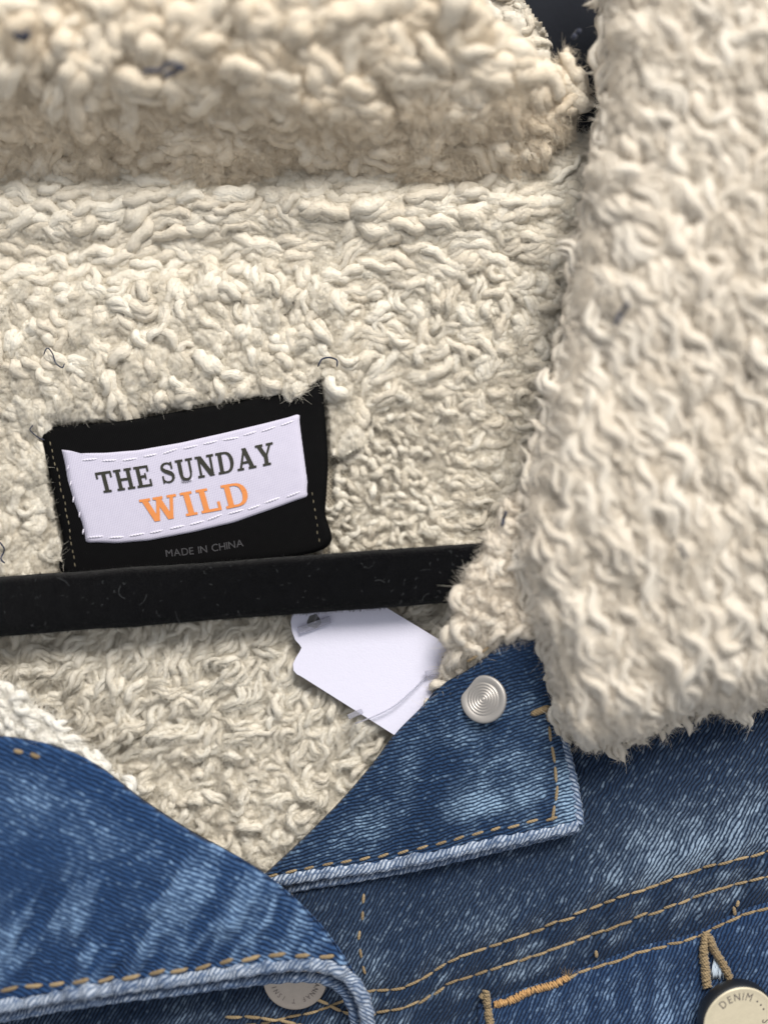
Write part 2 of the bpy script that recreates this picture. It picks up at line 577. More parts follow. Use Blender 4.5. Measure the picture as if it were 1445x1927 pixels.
# ---- fleece generator
class Pile:
    def __init__(self):
        self.v = []; self.f = []; self.uv = []; self.t = []; self.n = 0; self.fib = []

    def add(self, roots, zf, L, W, r, flow, flow_j, curl, arch, dome=0.5, lift=0.0, crimp=0.5, K=11, M=5, tint=(0.25, 1.0), droop=0.0, wl=5.5, core=True, fw=1.6):
        """roots: (n,2) photo pixels. Each root grows one lock: a bundle of fused yarns, W mm wide, curling over the surface zf."""
        n = len(roots)
        if n == 0:
            return
        g = RNG
        th0 = flow + g.normal(0, flow_j, n)
        cu = g.uniform(curl[0], curl[1], n) * g.choice([-1, 1], n)
        Ln = g.uniform(L[0], L[1], n)
        Wn = g.uniform(W[0], W[1], n)
        rn = g.uniform(r[0], r[1], n)
        ar = g.uniform(arch[0], arch[1], n)
        tn = g.uniform(tint[0], tint[1], n)
        ns = np.clip(np.round(Wn / (1.35 * rn)), 1, 8).astype(int)
        nt = ns + (1 if core else 0)
        cid = np.repeat(np.arange(n), nt)
        k = np.concatenate([np.arange(q) for q in nt])
        m = len(cid)
        isc = (k == ns[cid]) & core
        q = np.where(ns[cid] > 1, (k - (ns[cid] - 1) / 2.0) / np.maximum((ns[cid] - 1) / 2.0, 0.5), 0.0)   # -1..1 across the lock
        q = np.where(isc, 0, q)
        side = q * (Wn[cid] / 2 - rn[cid] * 0.85) + g.normal(0, 0.12, m) * rn[cid]
        side = np.where(isc, 0, side)
        t = np.linspace(0, 1, K)[None]
        Lm = Ln[cid] * np.where(isc, 0.9, g.uniform(0.8, 1.12, m))
        sh = g.normal(0, 0.07, m)[:, None] * Lm[:, None]
        th = th0[cid][:, None] + cu[cid][:, None] * (t - 0.5) + g.normal(0, 0.07, m)[:, None]
        ds = (Lm / (K - 1))[:, None]
        cx = np.cumsum(np.cos(th) * ds, 1); cy = np.cumsum(np.sin(th) * ds, 1)
        cx -= cx.mean(1, keepdims=True); cy -= cy.mean(1, keepdims=True)
        cx += np.cos(th0[cid])[:, None] * sh; cy += np.sin(th0[cid])[:, None] * sh
        wave = crimp * np.sin(2 * math.pi * (t * Lm[:, None] / wl) + g.uniform(0, 6.28, n)[cid][:, None] + g.normal(0, 0.35, m)[:, None])
        nxv, nyv = -np.sin(th), np.cos(th)
        pinch = 0.55 + 0.45 * np.sin(math.pi * np.clip(t * 0.9 + 0.05, 0, 1)) ** 0.8
        off = side[:, None] * pinch + wave
        cx = cx + nxv * off; cy = cy + nyv * off
        R0 = roots[cid]
        base = P(R0[:, 0], R0[:, 1], zf(R0[:, 0], R0[:, 1]))
        x = base[:, 0:1] + cx; y = base[:, 1:2] + cy
        kk = PX * (CAM_H - base[:, 2:3]) / (CAM_H - Z_REF)
        qx = x / kk + 722.5; qy = -y / kk + 963.5
        zs = zf(qx, qy)
        prof = np.sin(math.pi * np.clip(t * 0.92 + 0.04, 0, 1)) ** 0.7
        dm = (dome * Wn[cid] * (1 - q * q))[:, None] * prof
        hh = ar[cid][:, None] * prof + dm + (g.normal(0, 0.10, m) * rn[cid])[:, None]
        cr = (Wn[cid] * 0.30)[:, None]
        hh = np.where(isc[:, None], hh - cr * 0.9, hh)
        z = zs + lift + hh - droop * t
        rr = np.where(isc[:, None], cr, rn[cid][:, None] * g.uniform(0.7, 1.25, m)[:, None]) * (0.5 + 0.5 * np.sin(math.pi * np.clip(t * 0.94 + 0.03, 0, 1)) ** 0.6)
        rr = rr * (1 + 0.16 * np.sin(t * 13 + g.uniform(0, 6, m)[:, None]))
        rr[:, 0] *= 0.15; rr[:, -1] *= 0.15; rr[:, 1] *= 0.85; rr[:, -2] *= 0.85
        C = np.stack([x, y, z], -1)
        T = np.gradient(C, axis=1); T /= np.linalg.norm(T, axis=2, keepdims=True) + 1e-9
        S = np.cross(T, np.array([0, 0, 1.0])); S /= np.linalg.norm(S, axis=2, keepdims=True) + 1e-6
        N = np.cross(S, T)
        a = np.linspace(0, 2 * math.pi, M, endpoint=False)
        V = C[:, :, None] + rr[:, :, None, None] * (np.cos(a)[None, None, :, None] * S[:, :, None] + np.sin(a)[None, None, :, None] * N[:, :, None])
        j = np.arange(M); jn = (j + 1) % M
        i = np.arange(K - 1)[:, None] * M
        F1 = np.stack([i + j, i + jn, i + M + jn, i + M + j], -1).reshape(-1, 4)
        F = (np.arange(m)[:, None, None] * (K * M) + F1[None]).reshape(-1, 4) + self.n
        uvu = (t * Lm[:, None])[:, :, None] + 0 * a[None, None] + g.uniform(0, 200, m)[:, None, None]
        uvv = a[None, None] / 6.283 * 2.0 + 0 * uvu + g.uniform(0, 50, m)[:, None, None]
        self.v.append(V.reshape(-1, 3).astype(np.float32)); self.f.append(F.astype(np.int32))
        self.uv.append(np.stack([uvu, uvv], -1).reshape(-1, 2).astype(np.float32))
        tt = np.clip(tn[cid] + g.normal(0, 0.08, m), 0, 1)
        self.t.append(np.repeat(tt, K * M).astype(np.float32))
        self.n += m * K * M
        kp = ~isc
        self.fib.append((C[kp].reshape(-1, 3), S[kp].reshape(-1, 3), N[kp].reshape(-1, 3), T[kp].reshape(-1, 3), rr[kp].reshape(-1), fw))

    def fuzz(self, count, length=(0.9, 2.6), rad=0.024, mat=None, parent=None):
        """fine hair: fibres lying along the locks and standing out of them"""
        C = np.vstack([q[0] for q in self.fib]); S = np.vstack([q[1] for q in self.fib]); N = np.vstack([q[2] for q in self.fib])
        T = np.vstack([q[3] for q in self.fib]); R = np.concatenate([q[4] for q in self.fib])
        W = np.concatenate([np.full(len(q[0]), q[5] if len(q) > 5 else 1.0) for q in self.fib])
        g = RNG
        i = np.searchsorted(np.cumsum(W) / W.sum(), g.random(count)).clip(0, len(C) - 1)
        flat = R[i] == 0
        a = g.uniform(0.1, math.pi - 0.1, count)
        out = np.cos(a)[:, None] * S[i] + np.sin(a)[:, None] * N[i]
        out = np.where(flat[:, None], N[i] + g.normal(0, 0.25, (count, 3)), out)
        out /= np.linalg.norm(out, axis=1)[:, None]
        hug = (g.random(count) < 0.6)[:, None]
        sg = g.choice([-1, 1], count)[:, None]
        d = np.where(hug, T[i] * sg + out * g.uniform(0.0, 0.45, count)[:, None] + g.normal(0, 0.25, (count, 3)),
                     out * 0.9 + T[i] * sg * 0.6 + g.normal(0, 0.45, (count, 3)))
        d /= np.linalg.norm(d, axis=1)[:, None]
        b = g.normal(0, 0.75, (count, 3)) - np.where(hug, 0.35, 0.1) * out
        Ln = g.uniform(length[0], length[1], count)[:, None] * np.where(hug, 1.0, 0.7)
        jit = np.where(flat, 0.35, 0.1)[:, None] * g.normal(0, 1, (count, 3)); jit -= N[i] * (jit * N[i]).sum(1, keepdims=True)
        p0 = C[i] + out * (R[i] * 0.95 - 0.05)[:, None] + jit
        pts = np.stack([p0 + d * Ln * t + b * Ln * t * t * 0.7 for t in (0, 0.33, 0.66, 1.0)], 1)
        hc = bpy.data.hair_curves.new('fleece_fuzz')
        hc.add_curves([4] * count)
        hc.attributes['position'].data.foreach_set('vector', (pts.reshape(-1) * MM).astype(np.float32))
        ra = hc.attributes.get('radius') or hc.attributes.new('radius', 'FLOAT', 'POINT')
        rr = (g.uniform(0.6, 1.5, count)[:, None] * np.array([1.0, 1.0, 0.8, 0.35])[None] * rad * MM)
        ra.data.foreach_set('value', rr.reshape(-1).astype(np.float32))
        hc.materials.append(mat)
        o = bpy.data.objects.new('fleece_fuzz', hc)
        col.objects.link(o)
        o.parent = parent
        o['kind'] = 'stuff'

    def felt(self, poly, zf, amp, cell, stretch=1.0, ang=0.0, step=3.0, seed=1, warp=0.5, sub=0.4, strand=0.0, edge=None, edge_drop=0.0, edge_w=30, fib=True, mask=None):
        """matted wool as one lumpy skin: warped pebbles or stretched locks of about `cell` px, amp mm high, standing on zf"""
        p = np.array(poly, float)
        x = np.arange(p[:, 0].min(), p[:, 0].max() + step, step); y = np.arange(p[:, 1].min(), p[:, 1].max() + step, step)
        X, Y = np.meshgrid(x, y, indexing='ij')
        ca, sa = math.cos(ang), math.sin(ang)
        wx = X + warp * cell * 2.2 * (fbm(X / (cell * 1.6), Y / (cell * 1.6), seed + 1) - 0.5) + 0.14 * cell * (vn(X / 9, Y / 9, seed + 8) - 0.5)
        wy = Y + warp * cell * 2.2 * (fbm(X / (cell * 1.6), Y / (cell * 1.6), seed + 2) - 0.5) + 0.14 * cell * (vn(X / 9, Y / 9, seed + 9) - 0.5)
        if stretch > 1.5:
            bend = cell * 1.6 * (fbm(X / (cell * 4), Y / (cell * 4), seed + 5) - 0.5) * 2
            wx = wx + bend * -sa; wy = wy + bend * ca
        A = (wx * ca + wy * sa) / (cell * stretch); B = (-wx * sa + wy * ca) / cell

        def voro(A, B, sd):
            f1 = np.full(A.shape, 9.0); f2 = np.full(A.shape, 9.0); dx = np.zeros(A.shape); dy = np.zeros(A.shape); rid = np.zeros(A.shape)
            ia, ib = np.floor(A), np.floor(B)
            for i in (-1, 0, 1):
                for j in (-1, 0, 1):
                    ci, cj = ia + i, ib + j
                    px = ci + 0.15 + 0.7 * _h(ci, cj, sd); py = cj + 0.15 + 0.7 * _h(ci, cj, sd + 31)
                    ddx, ddy = A - px, B - py
                    d = np.hypot(ddx, ddy)
                    nearer = d < f1
                    f2 = np.where(nearer, f1, np.minimum(f2, d))
                    dx = np.where(nearer, ddx, dx); dy = np.where(nearer, ddy, dy); rid = np.where(nearer, _h(ci, cj, sd + 57), rid)
                    f1 = np.where(nearer, d, f1)
            return f1, f2, dx, dy, rid
        f1, f2, dx, dy, rid = voro(A, B, seed)
        dome = np.sqrt(np.clip(1 - (f1 / 0.95) ** 2, 0, 1)) * (0.66 + 0.34 * sstep(0.0, 0.36, f2 - f1))
        h = amp * (0.55 + 0.75 * rid) * dome
        g1, g2, ex, ey, rid2 = voro(A * 2.7 + 11, B * 2.7 + 5, seed + 3)
        h = h + amp * sub * (0.4 + rid2) * np.sqrt(np.clip(1 - (g1 / 0.9) ** 2, 0, 1)) * sstep(0, 0.3, g2 - g1)
        if strand > 0:
            w2 = fbm(A * 1.3, B * 1.3, seed + 71) * 5 + rid * 9
            h = h + strand * np.abs(np.sin(B * math.pi * 2.3 + w2)) * dome
        h = h + 0.30 * (fbm(X / 6, Y / 6, seed + 15, 2) - 0.5) * 2 * min(1.0, amp)
        if mask is not None:
            h = h * mask(X, Y) - 1.5 * (1 - mask(X, Y))
        if edge is not None:
            d = edge_dist(X, Y, edge)
            h = h - edge_drop * (1 - np.sqrt(np.clip(1 - np.clip(1 - d / edge_w, 0, 1) ** 2, 0, 1)))
        # tops swell sideways over the creases
        bul = 0.22 * dome * (1 - dome) * 4 * PX
        ox, oy = dx * cell * stretch * bul, dy * cell * bul
        V = P(X, Y, zf(X, Y) + h)
        V[..., 0] += ox * ca - oy * sa; V[..., 1] -= ox * sa + oy * ca
        F = grid_faces(*X.shape)[:, ::-1]
        F = F[inside(X.reshape(-1)[F].mean(1), Y.reshape(-1)[F].mean(1), poly)]
        used = np.unique(F); rm = -np.ones(X.size, int); rm[used] = np.arange(len(used))
        gx = np.gradient(V, axis=0); gy = np.gradient(V, axis=1)
        N = np.cross(gy, gx); N /= np.linalg.norm(N, axis=2, keepdims=True) + 1e-9
        th = -ang + (rid - 0.5) * (1.2 if stretch > 1.5 else 6.0) + 0.5 * (rid2 - 0.5)
        T = np.stack([np.cos(th), np.sin(th), 0 * th], -1)
        T = T - N * (T * N).sum(2, keepdims=True); T /= np.linalg.norm(T, axis=2, keepdims=True) + 1e-9
        S = np.cross(T, N)
        fl = lambda q: q.reshape(-1, q.shape[-1])[used]
        Vu = fl(V)
        self.v.append(Vu.astype(np.float32)); self.f.append((rm[F] + self.n).astype(np.int32))
        uu = np.stack([A * cell * stretch * PX, B * cell * PX * 1.2], -1)
        self.uv.append(fl(uu).astype(np.float32))
        self.t.append(np.clip(0.25 + 0.6 * rid.reshape(-1)[used] + 0.15 * rid2.reshape(-1)[used], 0, 1).astype(np.float32))
        self.n += len(Vu)
        if fib:
            self.fib.append((Vu, fl(S), fl(N), fl(T), np.zeros(len(Vu)), step * step / 9.0 * 0.6))

    def build(self, mat, parent):
        o = mesh_np('fleece_pile', np.vstack(self.v), np.vstack(self.f), mat, parent, np.vstack(self.uv), {'tint': np.concatenate(self.t)})
        o['kind'] = 'stuff'
        print('pile', parent.name, len(o.data.polygons))
        return o


def scatter(poly, step, mask=None, jit=0.5):
    p = np.array(poly, float)
    x = np.arange(p[:, 0].min(), p[:, 0].max(), step)
    y = np.arange(p[:, 1].min(), p[:, 1].max(), step * 0.87)
    X, Y = np.meshgrid(x, y)
    X[1::2] += step / 2
    X = (X + RNG.uniform(-jit, jit, X.shape) * step).ravel(); Y = (Y + RNG.uniform(-jit, jit, Y.shape) * step).ravel()
    k = inside(X, Y, poly)
    if mask is not None:
        k &= mask(X, Y)
    return np.stack([X[k], Y[k]], -1)


def cloth_base(name, poly, zf, parent, mat, step=8, thick=1.0):
    """backing cloth: grid cells inside the outline, with thickness"""
    p = np.array(poly, float)
    x = np.arange(p[:, 0].min(), p[:, 0].max() + step, step); y = np.arange(p[:, 1].min(), p[:, 1].max() + step, step)
    X, Y = np.meshgrid(x, y, indexing='ij')
    z = zf(X, Y)
    top = P(X, Y, z); nu, nv = X.shape
    F = grid_faces(nu, nv)[:, ::-1]
    cxx = X.reshape(-1)[F].mean(1); cyy = Y.reshape(-1)[F].mean(1)
    F = F[inside(cxx, cyy, poly)]
    bot = top.copy(); bot[..., 2] -= thick
    n = nu * nv
    # side walls on the open edges
    e = np.vstack([F[:, [0, 1]], F[:, [1, 2]], F[:, [2, 3]], F[:, [3, 0]]])
    key = e[:, 0].astype(np.int64) * n + e[:, 1]; rev = e[:, 1].astype(np.int64) * n + e[:, 0]
    open_e = e[~np.isin(key, rev)]
    W = np.stack([open_e[:, 1], open_e[:, 0], open_e[:, 0] + n, open_e[:, 1] + n], -1)
    V = np.vstack([top.reshape(-1, 3), bot.reshape(-1, 3)])
    A = np.vstack([F, F[:, ::-1] + n, W])
    used = np.unique(A); remap = -np.ones(len(V), int); remap[used] = np.arange(len(used))
    return mesh_np(name, V[used], remap[A], mat, parent)


# ---- outlines in photo pixels
LABEL = [(78, 818), (110, 801), (220, 793), (330, 775), (440, 756), (522, 738), (540, 746), (556, 756), (575, 748), (590, 728), (604, 716),
         (612, 790), (617, 870), (612, 960), (608, 1034), (400, 1062), (135, 1085), (118, 1010), (96, 910)]


# ---- back lining
def z_lining(px, py):
    z = 5.0 + 1.6 * (fbm(px / 160, py / 160, 3) - 0.5) * 2
    z = z + 2.8 * sstep(480, 560, py) * sstep(830, 720, py) * sstep(720, 560, px)       # puffed zone above the label
    z = z + 3.0 * gauss(py, 395, 55) * sstep(1100, 900, px)                              # gathered rows below the collar
    z = z - 1.6 * gauss(px, 800, 150) * gauss(py, 860, 170)                              # thin, flattened patch
    z = z - 1.0 * gauss(px, 100, 150) * gauss(py, 1380, 90)
    z = z + 1.2 * gauss(py, 1250, 70) - 1.0 * gauss(py, 1440, 40)
    return np.maximum(z, 2.2)


LINING = [(-160, 250), (1180, 250), (1180, 900), (1060, 1180), (930, 1420), (585, 1652), (500, 1665), (150, 1560), (-160, 1480)]
lining = cloth_base('back_lining', LINING, z_lining, jacket, BACKING)
HID = [[(68, 812), (110, 790), (330, 764), (522, 728), (552, 745), (572, 705), (624, 690), (632, 790), (622, 870), (616, 1034), (120, 1085), (90, 910)],
       [(562, 1276), (742, 1388), (850, 1440), (950, 1290), (828, 1200), (730, 1140), (600, 1100), (545, 1150), (545, 1250)],
       [(-160, 1112), (880, 1040), (880, 1110), (-160, 1182)],
       [(1110, 200), (1300, 200), (1300, 1300), (1040, 1050), (1080, 700)]]
no_label = lambda x, y: ~(inside(x, y, HID[0]) | inside(x, y, HID[1]) | inside(x, y, HID[2]) | inside(x, y, HID[3]))
band = lambda y0, y1, x0=-1e9, x1=1e9: (lambda x, y: (y > y0 + 25 * np.sin(x / 90)) & (y <= y1 + 25 * np.sin(x / 90)) & (x > x0 + 30 * np.sin(y / 60)) & (x <= x1 + 30 * np.sin(y / 60)) & no_label(x, y))
pl = Pile()
nubs = lambda x, y: 1 - sstep(600, 640, x) * sstep(860, 800, x) * sstep(720, 780, y)
Z1 = [(-160, 250), (1180, 250), (1180, 600), (-160, 600)]
Z2 = [(-160, 430), (760, 430), (760, 800), (640, 860), (90, 860), (135, 1110), (-160, 1110)]
Z3 = [(560, 430), (1180, 430), (1180, 900), (1060, 1150), (560, 1150)]
Z4 = [(-160, 1150), (640, 1100), (1060, 1120), (930, 1420), (600, 1690), (480, 1690), (150, 1560), (-160, 1480)]
yb = lambda x: 515 + 70 * (fbm(x / 120, 0 * x, 201) - 0.5)
xb = lambda y: 660 + 110 * (fbm(y / 110, 0 * y, 203) - 0.5)
off_label = lambda x, y: 1 - np.where(inside(x, y, LABEL), 1.0, sstep(9, 1, edge_dist(x, y, LABEL + LABEL[:1])))
pl.felt(Z1, z_lining, 2.5, 34, 2.0, 0.10, 3.0, 101, 0.5, 0.2, 0.4, mask=lambda x, y: sstep(yb(x) + 40, yb(x) - 5, y))
pl.felt(Z2, z_lining, 3.2, 48, 1.15, 1.2, 3.0, 103, 0.5, 0.2, 0.4, mask=lambda x, y: off_label(x, y) * sstep(yb(x) - 40, yb(x) + 5, y) * sstep(xb(y) + 40, xb(y) - 5, x))
pl.felt(Z3, z_lining, 1.5, 23, 1.4, 0.2, 3.0, 105, 0.6, 0.3, 0.3, mask=lambda x, y: off_label(x, y) * sstep(yb(x) - 40, yb(x) + 5, y) * sstep(xb(y) - 40, xb(y) + 5, x) * (1 - 0.55 * gauss(x, 720, 110) * sstep(720, 800, y)))
pl.felt(Z4, z_lining, 1.4, 28, 1.8, -0.75, 4.0, 107, 0.6, 0.3, 0.6)
OFF1 = lambda x, y: z_lining(x, y) + 0.6
# gathered rows under the collar
pl.add(scatter(LINING, 33, band(290, 515)), OFF1, (8, 15), (3.4, 5.6), (1.2, 1.8), 0.12, 0.35, (0.2, 1.6), (0.8, 2.2), dome=0.25, tint=(0.1, 0.9), K=10)
# puffs above and left of the label
pl.add(scatter(LINING, 35, band(515, 800, -1e9, 660)), OFF1, (5.5, 9.5), (3.6, 5.8), (1.1, 1.7), -1.2, 0.7, (0.2, 1.8), (0.8, 2.4), dome=0.28, tint=(0.2, 1.0), K=10)
pl.add(scatter(LINING, 33, band(800, 1110, -1e9, 130)), OFF1, (5, 10), (3.0, 5.0), (1.0, 1.6), -1.0, 1.0, (0.5, 2.8), (0.8, 2.2), dome=0.3, tint=(0.4, 1.0), K=10)
# curls right of that, towards the collar
pl.add(scatter(LINING, 29, band(515, 720, 660)), z_lining, (6, 11), (2.6, 4.4), (0.9, 1.35), 0.2, 1.0, (0.8, 3.8), (0.9, 2.5), dome=0.3, tint=(0.1, 0.9), K=11)
pl.add(scatter(LINING, 25, band(720, 1110, 830)), z_lining, (5, 10), (2.2, 3.6), (0.75, 1.15), 0.1, 0.6, (0.6, 3.2), (0.8, 2.3), dome=0.3, tint=(0.1, 0.9), K=11)
# tight flattened nubs right of the label
pl.add(scatter(LINING, 19, band(720, 1110, 600, 850)), z_lining, (2.2, 5.5), (1.1, 2.0), (0.6, 1.0), 0.3, 1.4, (0.2, 2.6), (0.3, 1.2), dome=0.3, tint=(0.2, 1.0), K=8, core=False)
# long wavy yarns below the hanger bar
pl.add(scatter(LINING, 26, band(1110, 1420)), z_lining, (8, 15), (2.6, 4.8), (0.65, 1.0), 0.85, 0.55, (0.3, 3.6), (0.7, 3.0), dome=0.3, tint=(0.5, 1.0), K=12, fw=2.6)
pl.add(scatter(LINING, 26, band(1420, 1780)), z_lining, (5, 9), (2.4, 4.2), (0.7, 1.1), 0.6, 1.1, (0.8, 4.0), (0.7, 2.8), dome=0.32, tint=(0.4, 1.0), K=11, fw=2.6)
pl.fuzz(1200000, (0.6, 2.0), 0.021, mat=HAIR_A, parent=lining)
pl.build(FLEECE_A, lining)


# ---- collar across the back of the neck, rolled towards the camera
def z_backcollar(px, py):
    t = np.clip((352 - py) / 352.0, 0, 1.4)
    z = 4.5 + 25.0 * np.sin(t * math.pi * 0.52) ** 1.15
    z = z + 2.5 * (fbm(px / 140, py / 110, 9) - 0.5) * 2
    z = z - 11.0 * sstep(880, 1110, px) * np.clip(t * 2, 0, 1)
    return z


BCOL = [(-160, -170), (760, -170), (800, -90), (860, -20), (925, 30), (985, 92), (1024, 152), (1044, 122), (1062, 114), (1074, 132), (1080, 180), (1082, 262), (1030, 300), (950, 330), (800, 346), (600, 350), (300, 350), (-160, 350)]
bcol = cloth_base('back_collar', BCOL, z_backcollar, jacket, BACKING)
pl = Pile()
pl.felt(BCOL, z_backcollar, 3.4, 66, 1.3, 0.5, 3.5, 113, 0.5, 0.2, 0.6, edge=BCOL[1:13], edge_drop=4.0, edge_w=30)
OFFC = lambda x, y: z_backcollar(x, y) + 1.0
pl.add(scatter(BCOL, 47, lambda x, y: y < 200), OFFC, (8, 16), (5.0, 8.6), (1.8, 2.8), 0.3, 1.0, (0.2, 2.4), (1.6, 4.2), dome=0.3, tint=(0.3, 1.0), K=10)
pl.add(scatter(BCOL, 36, lambda x, y: (y >= 190) & (y < 340)), OFFC, (7, 13), (3.8, 6.4), (1.4, 2.1), -0.2, 0.8, (0.2, 2.2), (1.0, 3.0), dome=0.28, tint=(0.1, 0.8), K=10)
rim = scatter(BCOL, 34, lambda x, y: (edge_dist(x, y, BCOL[1:13]) < 22))
pl.add(rim, z_backcollar, (5, 9), (2.6, 4.2), (0.9, 1.3), 0.8, 0.9, (0.2, 2.0), (0.4, 1.8), dome=0.3, tint=(0.3, 1.0), K=9)
pl.fuzz(240000, (1.0, 3.0), 0.025, HAIR_C, bcol)
pl.build(FLEECE_C, bcol)

# inner side of the collar's far half, lower and behind
def z_behind(px, py):
    return 6.0 + 3 * fbm(px / 120, py / 120, 4)


BEH = [(700, -200), (900, -200), (950, -60), (985, 0), (1030, 62), (1040, 160), (700, 160)]
beh = cloth_base('collar_underside', BEH, z_behind, jacket, BACKING)
pl = Pile()
pl.felt(BEH, z_behind, 2.0, 40, 1.2, 0.5, 5.0, 141)
pl.add(scatter(BEH, 44), z_behind, (5, 9), (2.0, 3.4), (0.8, 1.3), 0.4, 1.2, (0.5, 3.2), (0.4, 1.2), tint=(0.0, 0.5))
pl.build(FLEECE_A, beh)

# ---- spread collar leaf on the right
LEAF_EDGE = [(1156, -160), (1146, 0), (1142, 130), (1130, 265), (1110, 330), (1098, 420), (1086, 520), (1066, 620), (1050, 710), (1030, 800), (1012, 880), (994, 960),
             (978, 1040), (1000, 1100), (1012, 1180), (1030, 1250), (1048, 1330), (1084, 1388), (1150, 1405), (1230, 1388), (1270, 1355), (1340, 1345), (1420, 1325), (1500, 1300), (1640, 1270)]
_e = crom(LEAF_EDGE, 130)
LEAF_EDGE = [(float(x + 16 * (vn(i / 2.6, 0.3, 77) - 0.5)), float(y + 22 * (vn(i / 2.2, 0.7, 79) - 0.5) * (y > 1200))) for i, (x, y) in enumerate(_e)]
LEAF = LEAF_EDGE + [(1640, -160)]


def z_leaf(px, py):
    d = edge_dist(px, py, LEAF_EDGE) * inside(px, py, LEAF)
    z = 19.0 + 8.5 * np.sqrt(np.clip(1 - np.clip(1 - d / 210, 0, 1) ** 2, 0, 1)) + 2.2 * (fbm(px / 150, py / 190, 21) - 0.5) * 2
    return z + 3.5 * sstep(1250, 300, py) - 2.0 * sstep(1150, 1400, py)


leaf = cloth_base('collar_leaf', LEAF, z_leaf, jacket, BACKING, thick=1.5)
pl = Pile()
ed = lambda a, b: (lambda x, y: (edge_dist(x, y, LEAF_EDGE) >= a) & (edge_dist(x, y, LEAF_EDGE) < b))
pl.felt(LEAF, z_leaf, 3.8, 40, 2.7, 1.22, 3.2, 121, 0.5, 0.22, 0.7, edge=LEAF_EDGE, edge_drop=5.0, edge_w=34)
OFFL = lambda x, y: z_leaf(x, y) + 0.8
inn = scatter(LEAF, 43, ed(50, 1e9))
up, lo = inn[inn[:, 1] < 560], inn[inn[:, 1] >= 560]
pl.add(up, OFFL, (9, 17), (3.8, 6.4), (0.95, 1.5), -0.95, 0.5, (0.2, 1.6), (1.6, 3.4), dome=0.28, tint=(0.3, 1.0), K=11, crimp=0.8, wl=8)
pl.add(lo, OFFL, (12, 20), (3.6, 5.6), (0.8, 1.25), -1.2, 0.25, (0.1, 1.1), (1.6, 3.8), dome=0.3, tint=(0.4, 1.0), crimp=1.1, wl=9, K=14)
ring = scatter(LEAF, 30, ed(0, 55))
dn = ring[ring[:, 1] > 1200]; rest = ring[ring[:, 1] <= 1200]
pl.add(rest, z_leaf, (10, 18), (3.4, 5.6), (0.8, 1.2), -1.7, 0.35, (0.2, 1.5), (0.5, 2.4), dome=0.3, tint=(0.4, 1.0), crimp=1.0, droop=2.0, wl=8, K=12)
pl.add(dn, z_leaf, (7, 13), (3.2, 5.2), (0.8, 1.25), -1.5, 0.28, (0.1, 1.0), (0.4, 2.0), dome=0.3, tint=(0.2, 0.9), crimp=0.5, droop=3.0, K=11)
# a second row hanging over the edge so the rim is thick
ring2 = scatter(LEAF, 34, ed(0, 26))
pl.add(ring2, lambda x, y: z_leaf(x, y) - 4.0, (6, 10), (2.8, 4.4), (0.9, 1.3), -1.7, 0.5, (0.3, 1.8), (0.3, 1.2), tint=(0.2, 0.8), droop=1.5, K=9)
pl.fuzz(330000, (0.7, 2.2), 0.023, HAIR_B, leaf)
pl.build(FLEECE_B, leaf)


# ---- fleece facing between hanger bar and denim stand
def z_facing(px, py):
    return 18.8 + 1.0 * (fbm(px / 70, py / 70, 5) - 0.5) * 2 - 7.5 * sstep(1160, 1290, py)


FACE = [(960, 940), (1060, 940), (1060, 1180), (960, 1215), (880, 1290), (800, 1360), (818, 1295), (838, 1230), (856, 1150), (872, 1100), (910, 1030)]
facing = cloth_base('front_facing', FACE, z_facing, jacket, BACKING)
pl = Pile()
pl.felt(FACE, z_facing, 1.3, 24, 1.6, 1.4, 4.0, 131, edge=FACE, edge_drop=2.5, edge_w=20)
pl.add(scatter(FACE, 24), z_facing, (4, 8), (2.2, 3.6), (0.85, 1.25), -1.4, 0.9, (0.4, 2.8), (0.6, 1.7), tint=(0.1, 0.9), K=9)
pl.fuzz(26000, mat=HAIR_B, parent=facing)
pl.build(FLEECE_B, facing)


def z_facing_l(px, py):
    return 17.6 + 0.8 * (fbm(px / 70, py / 70, 15) - 0.5) * 2 - 2.0 * sstep(120, 270, px)


FACEL = [(-150, 1210), (-40, 1268), (15, 1292), (60, 1318), (110, 1360), (160, 1410), (215, 1452), (256, 1484), (252, 1500), (200, 1500), (100, 1500), (-150, 1500)]
facel = cloth_base('front_facing', FACEL, z_facing_l, jacket, BACKING)
pl = Pile()
pl.felt(FACEL, z_facing_l, 1.0, 20, 1.6, 0.7, 4.0, 133, edge=FACEL[:8], edge_drop=2.0, edge_w=20)
pl.add(scatter(FACEL, 22), z_facing_l, (4, 8), (2.0, 3.2), (0.8, 1.2), -0.7, 0.4, (0.3, 2.0), (0.3, 1.2), tint=(0.7, 1.0))
pl.fuzz(30000, mat=HAIR_D, parent=facel)
pl.build(FLEECE_D, facel)

# ---------------------------------------------------------------- denim
L1 = [(300, 1958), (500, 1925), (600, 1902), (690, 1868), (760, 1860), (815, 1830), (860, 1805), (940, 1776), (1020, 1748), (1110, 1712), (1200, 1678), (1290, 1646), (1370, 1622), (1460, 1600), (1680, 1540)]
L2 = [(300, 2000), (600, 1950), (700, 1912), (770, 1895), (840, 1856), (900, 1834), (980, 1808), (1060, 1780), (1140, 1752), (1220, 1722), (1300, 1692), (1380, 1666), (1460, 1646), (1680, 1590)]
L3 = [(500, 2040), (780, 1945), (905, 1900), (960, 1878), (1060, 1842), (1140, 1812), (1220, 1786), (1300, 1765), (1390, 1724), (1460, 1702), (1680, 1640)]


def yline(L):
    a = crom(L, 300)
    return lambda x: np.interp(x, a[:, 0], a[:, 1])


f1, f2, f3 = yline(L1), yline(L2), yline(L3)


